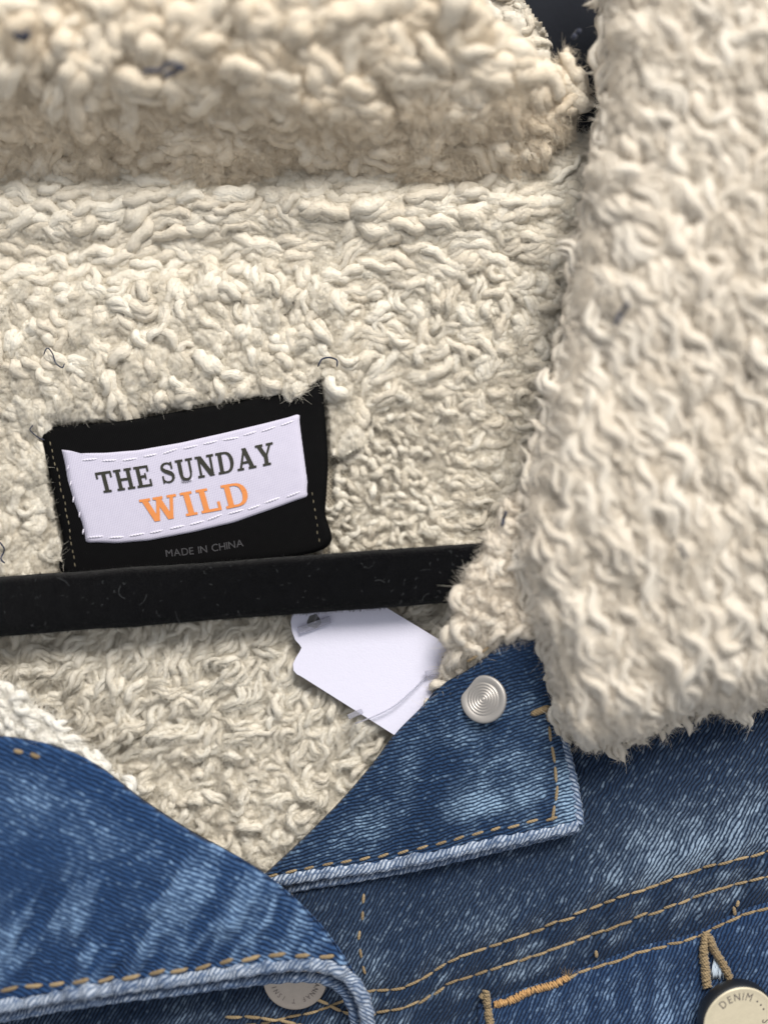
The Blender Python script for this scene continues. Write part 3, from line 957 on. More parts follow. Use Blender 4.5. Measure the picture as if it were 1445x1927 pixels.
def z_right(px, py):
    t1, t2, t3 = py - f1(px), py - f2(px), py - f3(px)
    z = 9.5 + 1.2 * (fbm(px / 240, py / 200, 31) - 0.5) * 2 + 2.0 * sstep(1000, 1500, px)
    z = z + 1.3 * gauss(t1, -34, 34)
    puck = np.sin((px + 0.35 * py) / 13.5 + 5 * fbm(px / 90, py / 300, 41)) * (0.35 + 0.9 * fbm(px / 70, py / 70, 44))
    z = z + 0.95 * puck * sstep(-70, -8, t1) * sstep(120, 60, t1)
    z = z + 0.55 * gauss(t1, 22, 15) + 0.35 * gauss(t2, 26, 18)
    for t in (t1, t2, t3):
        z = z - 0.45 * gauss(t, 0, 4.5)
    z = z - 2.6 * sstep(560, 420, px)
    return z


def fade_right(px, py):
    t1, t2, t3 = py - f1(px), py - f2(px), py - f3(px)
    n = fbm(px / 110, py / 110, 51, 4)
    st = fbm((px + 0.5 * py) / 20, (py - 0.3 * px) / 90, 57)
    f = 0.17 + 0.2 * (n - 0.5)
    f = f + 0.62 * sstep(-190, -22, t1) * sstep(4, -6, t1) * (0.25 + 0.75 * sstep(0.3, 0.7, n)) * (0.35 + 0.65 * sstep(750, 1150, px)) * (0.55 + 0.6 * sstep(0.35, 0.65, st))
    f = f + 0.5 * sstep(0.46, 0.66, st) * (gauss(t1, 26, 16) + gauss(t2, 24, 14))
    f = f - 0.25 * gauss(t1, 10, 12) - 0.18 * gauss(t3, -22, 18)
    return np.clip(f, 0, 1)


S = coons([(-150, 2080), (700, 2080), (1680, 2080)], [(-150, 1800), (200, 1770), (480, 1690), (700, 1500), (900, 1330), (1100, 1230), (1680, 1130)],
          [(-150, 2080), (-150, 1800)], [(1680, 2080), (1680, 1130)], 220, 150)
right_panel = sheet('front_panel', S, z_right, 1.1, DENIM_R, jacket, math.radians(60), fade_right)
right_panel['label'] = 'dark blue denim front panel with three rows of tan stitching'

# pocket piece below the third seam line
def z_pocket(px, py):
    t3 = py - f3(px)
    z = z_right(px, np.minimum(py, f3(px) + 60)) + 1.0
    return z + 0.5 * gauss(t3, 30, 25) + 0.5 * (fbm(px / 90, py / 90, 61) - 0.5) * 2 + 0.3 * gauss(px, 912, 14)


def fade_pocket(px, py):
    st = fbm(px / 26, (py - 0.2 * px) / 150, 67)
    t3 = py - f3(px)
    f = 0.30 * sstep(0.30, 0.75, st) * sstep(6, 40, t3) + 0.16
    f = f * (1 - 0.8 * gauss(px, 1360, 60) * gauss(py, 1800, 60)) + 0.3 * gauss(px, 1270, 40) * sstep(1830, 1927, py)
    return np.clip(f, 0, 1)


pk_top = [(899, 1890), (960, 1871), (1060, 1836), (1140, 1806), (1220, 1780), (1300, 1759), (1390, 1718), (1460, 1696), (1680, 1634)]
S = coons([(893, 2080), (1300, 2080), (1680, 2080)], pk_top, [(893, 2080), (899, 1890)], [(1680, 2080), (1680, 1634)], 170, 80)
pocket = sheet('pocket_flap', S, z_pocket, 1.2, DENIM_P, jacket, math.radians(66), fade_pocket,
               fold=[(893, 2080), (899, 1890), (1140, 1806), (1300, 1759), (1390, 1718), (1680, 1634)], fold_r=1.0)

# right collar stand, turned over the panel
def z_flap(px, py):
    z = 18.6 - 3.6 * sstep(1190, 1330, py) - 2.2 * sstep(1000, 560, px) - 0.8 * sstep(1500, 1650, py) 
    z = z + 0.9 * (fbm((px + 0.6 * py) / 95, (py - 0.6 * px) / 230, 71) - 0.5) * 2
    z = z + 0.9 * gauss(px + 0.55 * (py - 1400), 905, 38) * sstep(1300, 1400, py)
    z = z - 0.7 * gauss(px + 0.35 * (py - 1400), 830, 26) * sstep(1330, 1430, py)
    return z


FL_LEFT = [(497, 1648), (560, 1590), (640, 1510), (700, 1440), (742, 1384), (790, 1335), (830, 1292), (880, 1262), (930, 1222), (975, 1162), (1000, 1120)]
FL_RIGHT = [(1092, 1552), (1076, 1470), (1058, 1400), (1046, 1330), (1040, 1250), (1046, 1120)]
FL_BOT = [(497, 1648), (600, 1640), (700, 1628), (800, 1610), (900, 1588), (1000, 1568), (1092, 1552)]
STL_FB = [(512, 1648), (600, 1630), (700, 1614), (800, 1594), (900, 1568), (980, 1552), (1040, 1541)]
STL_FR = [(1030, 1345), (1037, 1390), (1045, 1440), (1047, 1490), (1040, 1541)]


def fade_flap(px, py):
    n = fbm((px + 0.4 * py) / 60, (py - 0.4 * px) / 50, 77, 4)
    db = edge_dist(px, py, STL_FB); dr = edge_dist(px, py, STL_FR); dl = edge_dist(px, py, FL_LEFT)
    f = 0.27 + 0.42 * (n - 0.5) - 0.10 * sstep(60, 10, dl)
    f = f + 0.36 * sstep(1430, 1525, py + 0.13 * (px - 900)) * sstep(815, 850, px) * sstep(16, 44, db) * sstep(8, 26, dr)
    f = f + 0.26 * sstep(880, 940, px + 0.25 * (py - 1420)) * sstep(1360, 1420, py) * sstep(12, 40, dr) * sstep(0.3, 0.6, n)
    f = f + 0.34 * gauss(px, 880, 55) * gauss(py, 1380, 26) + 0.35 * gauss(px, 700, 60) * gauss(py, 1555, 36) + 0.3 * gauss(px, 770, 25) * gauss(py, 1440, 50)
    f = f - 0.35 * gauss(px + 0.35 * (py - 1400), 840, 30) * sstep(1400, 1440, py) - 0.3 * gauss(px + 0.5 * (py - 1400), 925, 26) * sstep(1440, 1400, py) * sstep(1330, 1370, py)
    f = f - 0.22 * gauss(db, 16, 16) * sstep(640, 760, px) - 0.25 * sstep(1330, 1230, py)
    right = px > np.interp(py, [1345, 1440, 1541], [1032, 1047, 1042])
    f = f + 0.6 * right * sstep(1400, 1480, py)
    return np.clip(f, 0, 1)


S = coons(FL_BOT, [(1000, 1120), (1023, 1110), (1046, 1120)], FL_LEFT, FL_RIGHT, 150, 150)
flap = sheet('collar_stand', S, z_flap, 1.3, DENIM_F, jacket, math.radians(18), fade_flap, fold=FL_LEFT, fold_r=1.5)
flap['label'] = 'blue denim collar stand with a round metal snap'


def px_path(pts, zf, n, dz=0.0):
    a = crom(pts, n)
    return P(a[:, 0], a[:, 1], zf(a[:, 0], a[:, 1]) + dz)


def hem(name, pts, zf, n, rad, dz, parent, uva, bumpy, seed, flat=0.6, fd=0.5):
    p = px_path(pts, zf, n, dz)
    s = np.arange(n)
    r = rad * (1 + 2.0 * bumpy * np.sin(s * 0.9 + 3 * vn(s / 9, 0 * s, seed)) + 0.1 * (vn(s / 5, 0 * s, seed + 3) - 0.5))
    p[:, 2] += 0.25 * (vn(s / 16, 0 * s, seed + 7) - 0.5)
    fa = np.repeat(fd * (0.5 + vn(s / 7, 0 * s, seed + 5)), 12)
    return tube_obj(name, p, r, HEM, parent, 12, flat, uva, np.r_[fa, fa[:1], fa[-1:]])


hem('hem_edge', [(505, 1660), (600, 1645), (700, 1632), (800, 1614), (900, 1592), (1000, 1572), (1088, 1554)], z_flap, 150, 1.55, -0.55, flap, 0.9, 0.05, 3)
hem('hem_edge', [(515, 1680), (600, 1664), (700, 1648), (800, 1629), (900, 1606), (1000, 1582), (1080, 1562)], z_flap, 150, 1.0, -2.4, flap, 0.9, 0.05, 5, fd=0.25)
hem('side_edge', [(1090, 1552), (1079, 1480), (1066, 1420), (1056, 1370)], z_flap, 70, 1.25, -0.6, flap, 0.9, 0.05, 9, fd=0.3)

# left front edge, lying over everything
LT = [(-160, 1375), (-40, 1384), (40, 1392), (120, 1412), (190, 1448), (260, 1502), (350, 1562), (430, 1606), (500, 1650), (560, 1700), (610, 1752), (650, 1808), (668, 1838)]
LB = [(-160, 1912), (-20, 1890), (100, 1868), (200, 1852), (300, 1838), (400, 1824), (500, 1814), (570, 1808), (625, 1816), (668, 1838)]


def streaks(px, py):
    w = 40 * (fbm(px / 120, py / 120, 82) - 0.5)
    return fbm((px + w + 0.62 * py) / 34, (py - 0.5 * px) / 150, 81, 3)


def z_left(px, py):
    z = 19.0 + 4.5 * sstep(500, -100, px) - 1.2 * gauss(px, 640, 90) + 1.6 * gauss(py - 0.2 * px, 1600, 120)
    pk = 4 * (streaks(px, py) - 0.5)
    z = z + 1.1 * pk * sstep(1560, 1720, py + 0.12 * px - 20) * (0.4 + fbm(px / 60, py / 60, 83))
    z = z + 1.0 * (fbm((px + 0.5 * py) / 110, (py - 0.5 * px) / 240, 85) - 0.5) * 2
    return z


STL_L = [(-30, 1872), (20, 1862), (110, 1853), (164, 1848), (214, 1844), (267, 1838), (316, 1830), (364, 1825), (411, 1815), (453, 1808), (496, 1802), (560, 1799), (625, 1802)]


def fade_left(px, py):
    n = fbm((px + 0.5 * py) / 55, (py - 0.3 * px) / 80, 87, 4)
    pk = streaks(px, py)
    ds = edge_dist(px, py, STL_L); dt = edge_dist(px, py, LT)
    low = sstep(1590, 1730, py + 0.10 * px)
    n2 = fbm((px + 0.5 * py) / 26, (py - 0.2 * px) / 60, 89, 3)
    f = 0.27 + 0.2 * (n - 0.5)
    f = f + 0.52 * low * sstep(0.40, 0.68, pk + 0.25 * (n2 - 0.5)) - 0.12 * low
    f = f + 0.16 * gauss(px, 215, 110) * gauss(py - 0.35 * px, 1510, 30) * sstep(0.3, 0.55, n2) + 0.25 * gauss(px, 60, 55) * gauss(py, 1505, 32)
    f = f - 0.30 * gauss(ds, 20, 18) * sstep(480, 380, px) - 0.30 * sstep(70, 20, dt) * sstep(430, 250, px) - 0.3 * gauss(px, 70, 70) * gauss(py, 1640, 60)
    return np.clip(f, 0, 1)


S = coons(LB, LT, [(-160, 1912), (-160, 1375)], [(668, 1838), (668.5, 1837.5)], 190, 130)
left_panel = sheet('front_edge', S, z_left, 1.4, DENIM_L, jacket, math.radians(-25), fade_left, fold=LT, fold_r=1.6)
left_panel['label'] = 'faded mid-blue denim front edge with tan topstitching and whitened hem'
hem('hem_edge', [(-160, 1918), (-20, 1897), (100, 1876), (200, 1862), (300, 1848), (400, 1835), (480, 1823), (550, 1815), (610, 1818), (655, 1840), (682, 1880), (692, 1930), (694, 1990)],
    lambda x, y: z_left(x, np.minimum(y, 1860)) - 3.0 * sstep(1860, 1990, y), 230, 1.75, -0.5, left_panel, 0.9, 0.05, 13)
hem('hem_edge', [(-160, 1940), (-20, 1919), (100, 1897), (200, 1882), (300, 1869), (400, 1856), (480, 1846), (550, 1840), (605, 1843), (642, 1862), (662, 1893), (669, 1935), (670, 1990)],
    lambda x, y: z_left(x, np.minimum(y, 1860)) - 3.0 * sstep(1860, 1990, y), 230, 1.3, -2.6, left_panel, 0.9, 0.05, 17, fd=0.2)


# ---------------------------------------------------------------- stitches
def capsule_mesh(name, L, r, mat):
    t = np.linspace(-1, 1, 9)
    rad = r * np.sqrt(np.clip(1 - np.abs(t) ** 3.5, 0.03, 1))
    pts = np.stack([t * L / 2, 0 * t, -0.35 * r * t ** 2 * 2], -1)
    v, f, tr = tube(pts, rad, 8, 0.85)
    o = mesh_np(name, v, f, mat, None, tri=tr)
    me = o.data
    bpy.data.objects.remove(o)
    return me


_caps = {}


def place_stitch(name, px, py, dirpx, zf, L, r, mat, parent, dz=0.25, roll=0.0):
    key = (round(L, 1), round(r, 2), mat.name)
    if key not in _caps:
        _caps[key] = capsule_mesh('stitch', key[0], key[1], mat)
    o = bpy.data.objects.new(name, _caps[key])
    col.objects.link(o)
    o.parent = parent
    dx, dy = dirpx
    nrm = math.hypot(dx, dy)
    h = L / 2 / PX * 0.7
    ax, ay = px - dx / nrm * h, py - dy / nrm * h
    bx, by = px + dx / nrm * h, py + dy / nrm * h
    za, zb, zm = [float(zf(np.array([q[0]]), np.array([q[1]]))[0]) for q in ((ax, ay), (bx, by), (px, py))]
    a, b = P1(ax, ay, za), P1(bx, by, zb)
    d = Vector(b - a)
    c = P1(px, py, max(zm, (za + zb) / 2) + dz)
    o.location = Vector(c) * MM
    x = d.normalized(); y = Vector((0, 0, 1)).cross(x).normalized(); z = x.cross(y)
    o.rotation_euler = Matrix((x, y, z)).transposed().to_euler()
    return o


def stitch_line(pts, zf, pitch, L, r, mat, parent, start=0, end=1, skew=0.0, jit=1.0, dz=0.2, skip=0.0):
    a = crom(pts, 400)
    s = np.r_[0, np.cumsum(np.linalg.norm(np.diff(a, axis=0), axis=1))]
    pos = s[-1] * start
    while pos < s[-1] * end:
        x = np.interp(pos, s, a[:, 0]); y = np.interp(pos, s, a[:, 1])
        x2 = np.interp(pos + 8, s, a[:, 0]); y2 = np.interp(pos + 8, s, a[:, 1])
        an = math.atan2(y2 - y, x2 - x) + skew + random.gauss(0, 0.05)
        if random.random() >= skip and -40 < x < 1490 and y < 1965:
            place_stitch('stitch', x + random.gauss(0, jit), y + random.gauss(0, jit), (math.cos(an), math.sin(an)), zf,
                         L * random.choice([0.9, 1.0, 1.0, 1.08]), r, mat, parent, dz)
        pos += pitch * random.uniform(0.93, 1.07)


stitch_line(STL_FB, z_flap, 36, 2.9, 0.33, TAN, flap, skew=-0.10, dz=0.08)
stitch_line(STL_FR, z_flap, 38, 4.0, 0.36, TAN, flap, dz=0.1)
stitch_line([(888, 1240), (915, 1222), (945, 1196), (968, 1168), (990, 1140)], z_flap, 27, 3.0, 0.36, TAN, flap, dz=0.1)
place_stitch('bar_tack', 1017, 1338, (1.0, -0.42), z_flap, 5.0, 0.8, TAN, flap, 0.5)
stitch_line(STL_L, z_left, 46, 4.2, 0.50, TAN, left_panel, skew=-0.12, dz=0.05)
stitch_line([(34, 1416), (66, 1424), (100, 1436)], z_left, 32, 2.4, 0.5, TAN, left_panel, end=0.7)
stitch_line(L1, z_right, 29, 3.9, 0.34, TAN, right_panel, start=0.0, dz=0.2)
stitch_line(L2, z_right, 29, 3.9, 0.34, TAN, right_panel, dz=0.2)
stitch_line([(x, y + 3) for x, y in L3[3:]], z_pocket, 29, 3.9, 0.36, TAN, pocket, start=0.12, dz=0.15)
stitch_line([(684, 1690), (682, 1730), (676, 1780), (690, 1840)], z_right, 36, 2.2, 0.34, TAN, right_panel)
stitch_line([(440, 1915), (480, 1917), (540, 1925), (600, 1940)], z_right, 34, 4.2, 0.4, TAN, right_panel, dz=0.4)
stitch_line([(606, 1888), (640, 1903), (672, 1912), (705, 1912)], z_right, 30, 3.8, 0.4, TAN, right_panel, dz=0.4)
for (x, y, dx, dy, L) in ((1122, 1797, 0.1, 1, 1.8), (1133, 1822, 0.3, 1, 1.0), (1382, 1716, 0.15, 1, 2.2), (1388, 1702, 0.3, -1, 1.6), (655, 1893, 0.0, 1, 2.2)):
    place_stitch('thread_end', x, y, (dx, dy), z_right, L, 0.42, TAN, right_panel, 0.8)


def braid(name, pts, zf, width, n, r, mat, parent, dz, seed):
    """dense zigzag buttonhole thread: many small overlapping wraps in one mesh"""
    g = np.random.default_rng(seed)
    a = crom(pts, n)
    d = np.gradient(a, axis=0); d /= np.linalg.norm(d, axis=1)[:, None]
    nr = np.stack([-d[:, 1], d[:, 0]], -1)
    V = []; F = []; T = []; k = 0
    for i in range(n):
        sg = 1 if i % 2 else -1
        wv = width * g.uniform(0.75, 1.15)
        p0 = a[i] - nr[i] * wv * sg; p2 = a[i] + nr[i] * wv * sg + d[i] * width * g.uniform(0.5, 1.2)
        q = np.linspace(0, 1, 7)[:, None]
        pp = p0 * (1 - q) + p2 * q + g.normal(0, 0.5, (1, 2))
        zz = zf(a[i:i + 1, 0], a[i:i + 1, 1])[0] + dz + 0.9 * np.sin(np.linspace(0, math.pi, 7)) + g.normal(0, 0.12)
        p = P(pp[:, 0], pp[:, 1], zz)
        v, f, t = tube(p, r * g.uniform(0.8, 1.2) * np.array([.5, .9, 1, 1, 1, .9, .5]), 6)
        V.append(v); F.append(f + k); T.append(t + k); k += len(v)
    o = mesh_np(name, np.vstack(V), np.vstack(F), mat, parent, tri=np.vstack(T))
    return o


braid('buttonhole_thread', [(928, 1893), (960, 1884), (1000, 1866), (1040, 1855), (1066, 1842)], z_right, 7, 60, 0.30, ORANGE, pocket, 1.2, 1)
braid('buttonhole_thread', [(914, 1866), (917, 1895), (922, 1930)], z_right, 7, 34, 0.36, TAN, pocket, 1.6, 2)
braid('buttonhole_thread', [(904, 1878), (912, 1872)], z_right, 5, 10, 0.34, TAN, pocket, 1.4, 3)
braid('buttonhole_thread', [(1330, 1756), (1324, 1790), (1327, 1820), (1330, 1856)], z_pocket, 8, 62, 0.34, TAN, pocket, 0.3, 4)
braid('buttonhole_thread', [(1334, 1762), (1342, 1785), (1358, 1812), (1372, 1840)], z_pocket, 7, 54, 0.34, TAN, pocket, 0.4, 5)
# white-blue weft frayed inside the buttonhole
g5 = np.random.default_rng(3)
V = []; F = []; T = []; k = 0
for i in range(22):
    x = g5.uniform(1342, 1360); y0 = g5.uniform(1802, 1815); y1 = g5.uniform(1828, 1848)
    q = np.linspace(0, 1, 5)
    p = P(x + g5.normal(0, 4) * q, y0 + (y1 - y0) * q, float(z_pocket(np.array([x]), np.array([y0]))[0]) + 0.1 + 0.5 * np.sin(q * 3) + 0 * q)
    v, f, t = tube(p, 0.16, 5)
    V.append(v); F.append(f + k); T.append(t + k); k += len(v)
mesh_np('frayed_weft', np.vstack(V), np.vstack(F), mat_plain('pale_weft', (0.5, 0.58, 0.68), 0.9), pocket, tri=np.vstack(T))['kind'] = 'stuff'
# frayed thread tuft at the end of the orange run
V = []; F = []; T = []; k = 0
for i in range(16):
    q = np.linspace(0, 1, 5)
    ex, ey = g5.normal(0, 9), g5.uniform(-24, -6)
    p = P(1068 + ex * q, 1842 + ey * q, float(z_right(np.array([1068.]), np.array([1840.]))[0]) + 1.0 + 1.2 * q)
    v, f, t = tube(p, 0.09 * (1.15 - q), 5)
    V.append(v); F.append(f + k); T.append(t + k); k += len(v)
mesh_np('frayed_thread', np.vstack(V), np.vstack(F), TAN, pocket, tri=np.vstack(T))['kind'] = 'stuff'


# ---------------------------------------------------------------- text helpers
def text_polys(ch):
    """outline of one character in the built-in font as mesh data (verts, faces), cap height about 0.73"""
    cu = bpy.data.curves.new('t', 'FONT')
    cu.body = ch
    o = bpy.data.objects.new('t', cu)
    col.objects.link(o)
    dg = bpy.context.evaluated_depsgraph_get()
    me = bpy.data.meshes.new_from_object(o.evaluated_get(dg))
    v = np.array([q.co[:] for q in me.vertices]) if len(me.vertices) else np.zeros((0, 3))
    f = [tuple(p.vertices) for p in me.polygons]
    bpy.data.objects.remove(o); bpy.data.curves.remove(cu); bpy.data.meshes.remove(me)
    return v, f


def poly_obj(name, V, F, mat, parent):
    me = bpy.data.meshes.new(name)
    me.from_pydata([tuple(np.array(v) * MM) for v in V], [], F)
    me.materials.append(mat)
    o = bpy.data.objects.new(name, me)
    col.objects.link(o)
    o.parent = parent
    return o


# ---------------------------------------------------------------- metal snap on the collar stand
cz = float(z_flap(np.array([910.]), np.array([1316.]))[0])
prof = [(0, 0.55)]
for i in range(1, 40):
    r = i * 0.1
    prof.append((r, 0.55 + 0.11 * math.sin(r * 6.28 / 0.66) * (1 if r > 0.5 else 0.5) + (0.08 if r < 0.4 else 0)))
prof += [(4.2, 0.62), (4.7, 0.70), (5.1, 0.72), (5.35, 0.62), (5.5, 0.35), (5.5, 0.0), (5.35, -0.5), (4.0, -0.9)]
snap = lathe('snap_button', prof, STEEL, jacket, 72)
snap['label'] = 'round silver snap with concentric rings'
snap.location = Vector(P1(910, 1316, cz + 1.5)) * MM
snap.rotation_euler = Matrix.Rotation(math.radians(-24), 3, Vector((0.3, 1, 0)).normalized()).to_euler()

# brass shank button on the pocket
bz = float(z_pocket(np.array([1380.]), np.array([1900.]))[0])
button = lathe('shank_button', [(0, 3.6), (6.5, 3.6), (7.9, 3.62), (8.25, 3.72), (8.5, 3.70), (8.62, 3.5)], BRASS, jacket, 80)
button['label'] = 'round brass button stamped DENIM in a dark rim'
button.location = Vector(P1(1379, 1908, bz + 1.6)) * MM
button.rotation_euler = Matrix.Rotation(math.radians(13), 3, Vector((0.75, 0.66, 0)).normalized()).to_euler()
rim = lathe('rim', [(8.62, 3.5), (8.82, 3.2), (8.95, 2.4), (8.98, 1.2), (8.85, 0.2), (8.0, -0.6), (4.0, -1.2)], GUN, button, 80)


def arc_text(name, items, radius, size, zt, mat, parent, stretch=1.0):
    """items: (char, clock angle in degrees from the top). Letters stand with feet to the centre."""
    out = []
    for ch, ang in items:
        v, f = text_polys(ch)
        if len(v) == 0:
            continue
        c = (v[:, 0].max() + v[:, 0].min()) / 2
        x = (v[:, 0] - c) * size * 0.8; y = (v[:, 1]) * size * stretch
        a = -math.radians(ang)
        X = x * math.cos(a) - (radius + y) * math.sin(a)
        Y = x * math.sin(a) + (radius + y) * math.cos(a)
        out.append(poly_obj(name, np.stack([X, Y, np.full(len(x), zt)], -1), f, mat, parent))
    return out


arc_text('letter', [('D', -42), ('E', -25), ('N', -9), ('I', 4), ('M', 17), ('S', 92), ('U', 106)], 5.5, 2.75, 3.66, STAMP, button)
for a in (39, 51, 63):
    q = lathe('stamped_dot', [(0, 3.68), (0.2, 3.68), (0.24, 3.64)], STAMP, button, 12)
    q.location = Vector((6.3 * math.sin(math.radians(a)), 6.3 * math.cos(math.radians(a)), 0)) * MM

# dull snap half hidden below the left front edge
lz = float(z_right(np.array([556.]), np.array([1850.]))[0])
snap2 = lathe('shank_button', [(0, 1.5), (5.8, 1.5), (6.6, 1.55), (7.0, 1.7), (7.35, 1.6), (7.5, 1.2), (7.4, 0.4), (6.5, -0.4)], DULL, jacket, 80)
snap2['label'] = 'dull nickel button half hidden under the hem'
snap2.location = Vector(P1(556, 1840, lz + 1.0)) * MM
snap2.rotation_euler = Matrix.Rotation(math.radians(10), 3, Vector((1, 0.2, 0)).normalized()).to_euler()
arc_text('letter', [(c, 180 + 72 - i * 13.5) for i, c in enumerate('INSI T FANNA')], 4.6, 1.7, 1.56, STAMP, snap2)
for o in [c for c in snap2.children]:
    o.rotation_euler = (0, 0, 0)

# ---------------------------------------------------------------- neck label
def z_label(px, py):
    return 9.3 + 0.7 * np.sin((px - 60) / 190.0) + 0.9 * gauss(py, 720, 60) * sstep(480, 600, px) + 0.35 * np.sin(py / 60.0)


def poly_sheet(name, poly, zf, dz, thick, mat, parent, step=7):
    """smooth-edged flat piece: outline fan-filled through a Coons grid is not possible, so fill with an inset grid"""
    pts = crom(list(poly) + [poly[0]], 260)[:-1]
    c = pts.mean(0)
    rings = [c + (pts - c) * s for s in np.linspace(1, 0.02, 22)]
    V = np.vstack([P(r[:, 0], r[:, 1], zf(r[:, 0], r[:, 1]) + dz - (0.25 if i == 0 else 0)) for i, r in enumerate(rings)])
    n = len(pts); m = len(rings)
    F = []
    i = np.arange(m - 1)[:, None] * n; j = np.arange(n)[None]; k = (j + 1) % n
    F = np.stack([i + j, i + n + j, i + n + k, i + k], -1).reshape(-1, 4)
    bot = V[:n].copy(); bot[:, 2] -= thick
    b0 = len(V)
    V = np.vstack([V, bot])
    j = np.arange(n); k = (j + 1) % n
    side = np.stack([j, k, b0 + k, b0 + j], -1)
    cc = V[(m - 1) * n:m * n].mean(0)
    V = np.vstack([V, cc[None]])
    tri = np.stack([(m - 1) * n + j, (m - 1) * n + k, np.full(n, len(V) - 1)], -1)
    a, b, c3 = V[0], V[n], V[n + 1]
    if np.cross(b - a, c3 - a)[2] < 0:
        F = F[:, ::-1]; side = side[:, ::-1]; tri = tri[:, ::-1]
    return mesh_np(name, V, np.vstack([F, side]), mat, parent, tri=tri)


neck = poly_sheet('neck_label', LABEL, z_label, 0, 1.0, RIBBON, jacket)
neck['label'] = 'black neck label with a white woven patch reading THE SUNDAY WILD'
PATCH_POLY = [(116, 846), (132, 848), (150, 853), (200, 852), (260, 847), (340, 833), (420, 815), (500, 796), (562, 780), (566, 815), (572, 860), (578, 905), (577, 934), (520, 955), (440, 983), (360, 1002), (280, 1017), (220, 1022),
              (163, 1020), (155, 985), (140, 945), (128, 905), (122, 870)]
# the outline is made of straight cut edges, so corners stay crisp
def densify(poly, n=8):
    out = []
    for a, b in zip(poly, poly[1:] + poly[:1]):
        for t in np.linspace(0, 1, n, endpoint=False):
            out.append((a[0] * (1 - t) + b[0] * t, a[1] * (1 - t) + b[1] * t))
    return out


wp = poly_sheet('woven_patch', densify(PATCH_POLY, 3), z_label, 0.45, 0.4, PATCH, neck)
for row, dzz in (([(168, 866), (240, 864), (330, 848), (420, 828), (500, 808), (552, 792)], 0.5), ([(180, 1010), (250, 1008), (330, 994), (420, 972), (500, 946), (566, 926)], 0.5)):
    stitch_line(row, z_label, 38, 4.2, 0.24, WHITE_THREAD, neck, dz=dzz, skew=-0.05)
stitch_line([(128, 880), (134, 920), (146, 958), (156, 1000)], z_label, 30, 1.4, 0.18, WHITE_THREAD, neck, dz=0.5, skew=0.4)
stitch_line([(95, 835), (112, 905), (128, 985), (142, 1070)], z_label, 13, 1.0, 0.13, mat_thread('fine_gold_thread', (0.06, 0.05, 0.03), (0.2, 0.17, 0.11)), neck, dz=0.1)
stitch_line([(588, 930), (594, 975), (600, 1020)], z_label, 15, 0.9, 0.12, bpy.data.materials['fine_gold_thread'], neck, dz=0.1)


# slab-serif capitals, drawn stroke by stroke on a cap height of 1
def rect(x0, y0, x1, y1, e=0.012):
    x0, y0, x1, y1 = x0 - e, y0 - e, x1 + e, y1 + e
    return [(x0, y0), (x1, y0), (x1, y1), (x0, y1)]


def diag(x0, y0, x1, y1, wd):
    wd = wd + 0.03
    return [(x0 - wd / 2, y0), (x0 + wd / 2, y0), (x1 + wd / 2, y1), (x1 - wd / 2, y1)]


def stroke(pts, ws):
    p = crom(pts, 22); n = len(p)
    wv = np.interp(np.linspace(0, 1, n), np.linspace(0, 1, len(ws)), ws)
    d = np.gradient(p, axis=0); d /= np.linalg.norm(d, axis=1)[:, None]
    nr = np.stack([-d[:, 1], d[:, 0]], -1)
    a, b = p + nr * wv[:, None] / 2, p - nr * wv[:, None] / 2
    return [[tuple(a[i]), tuple(b[i]), tuple(b[i + 1]), tuple(a[i + 1])] for i in range(n - 1)]


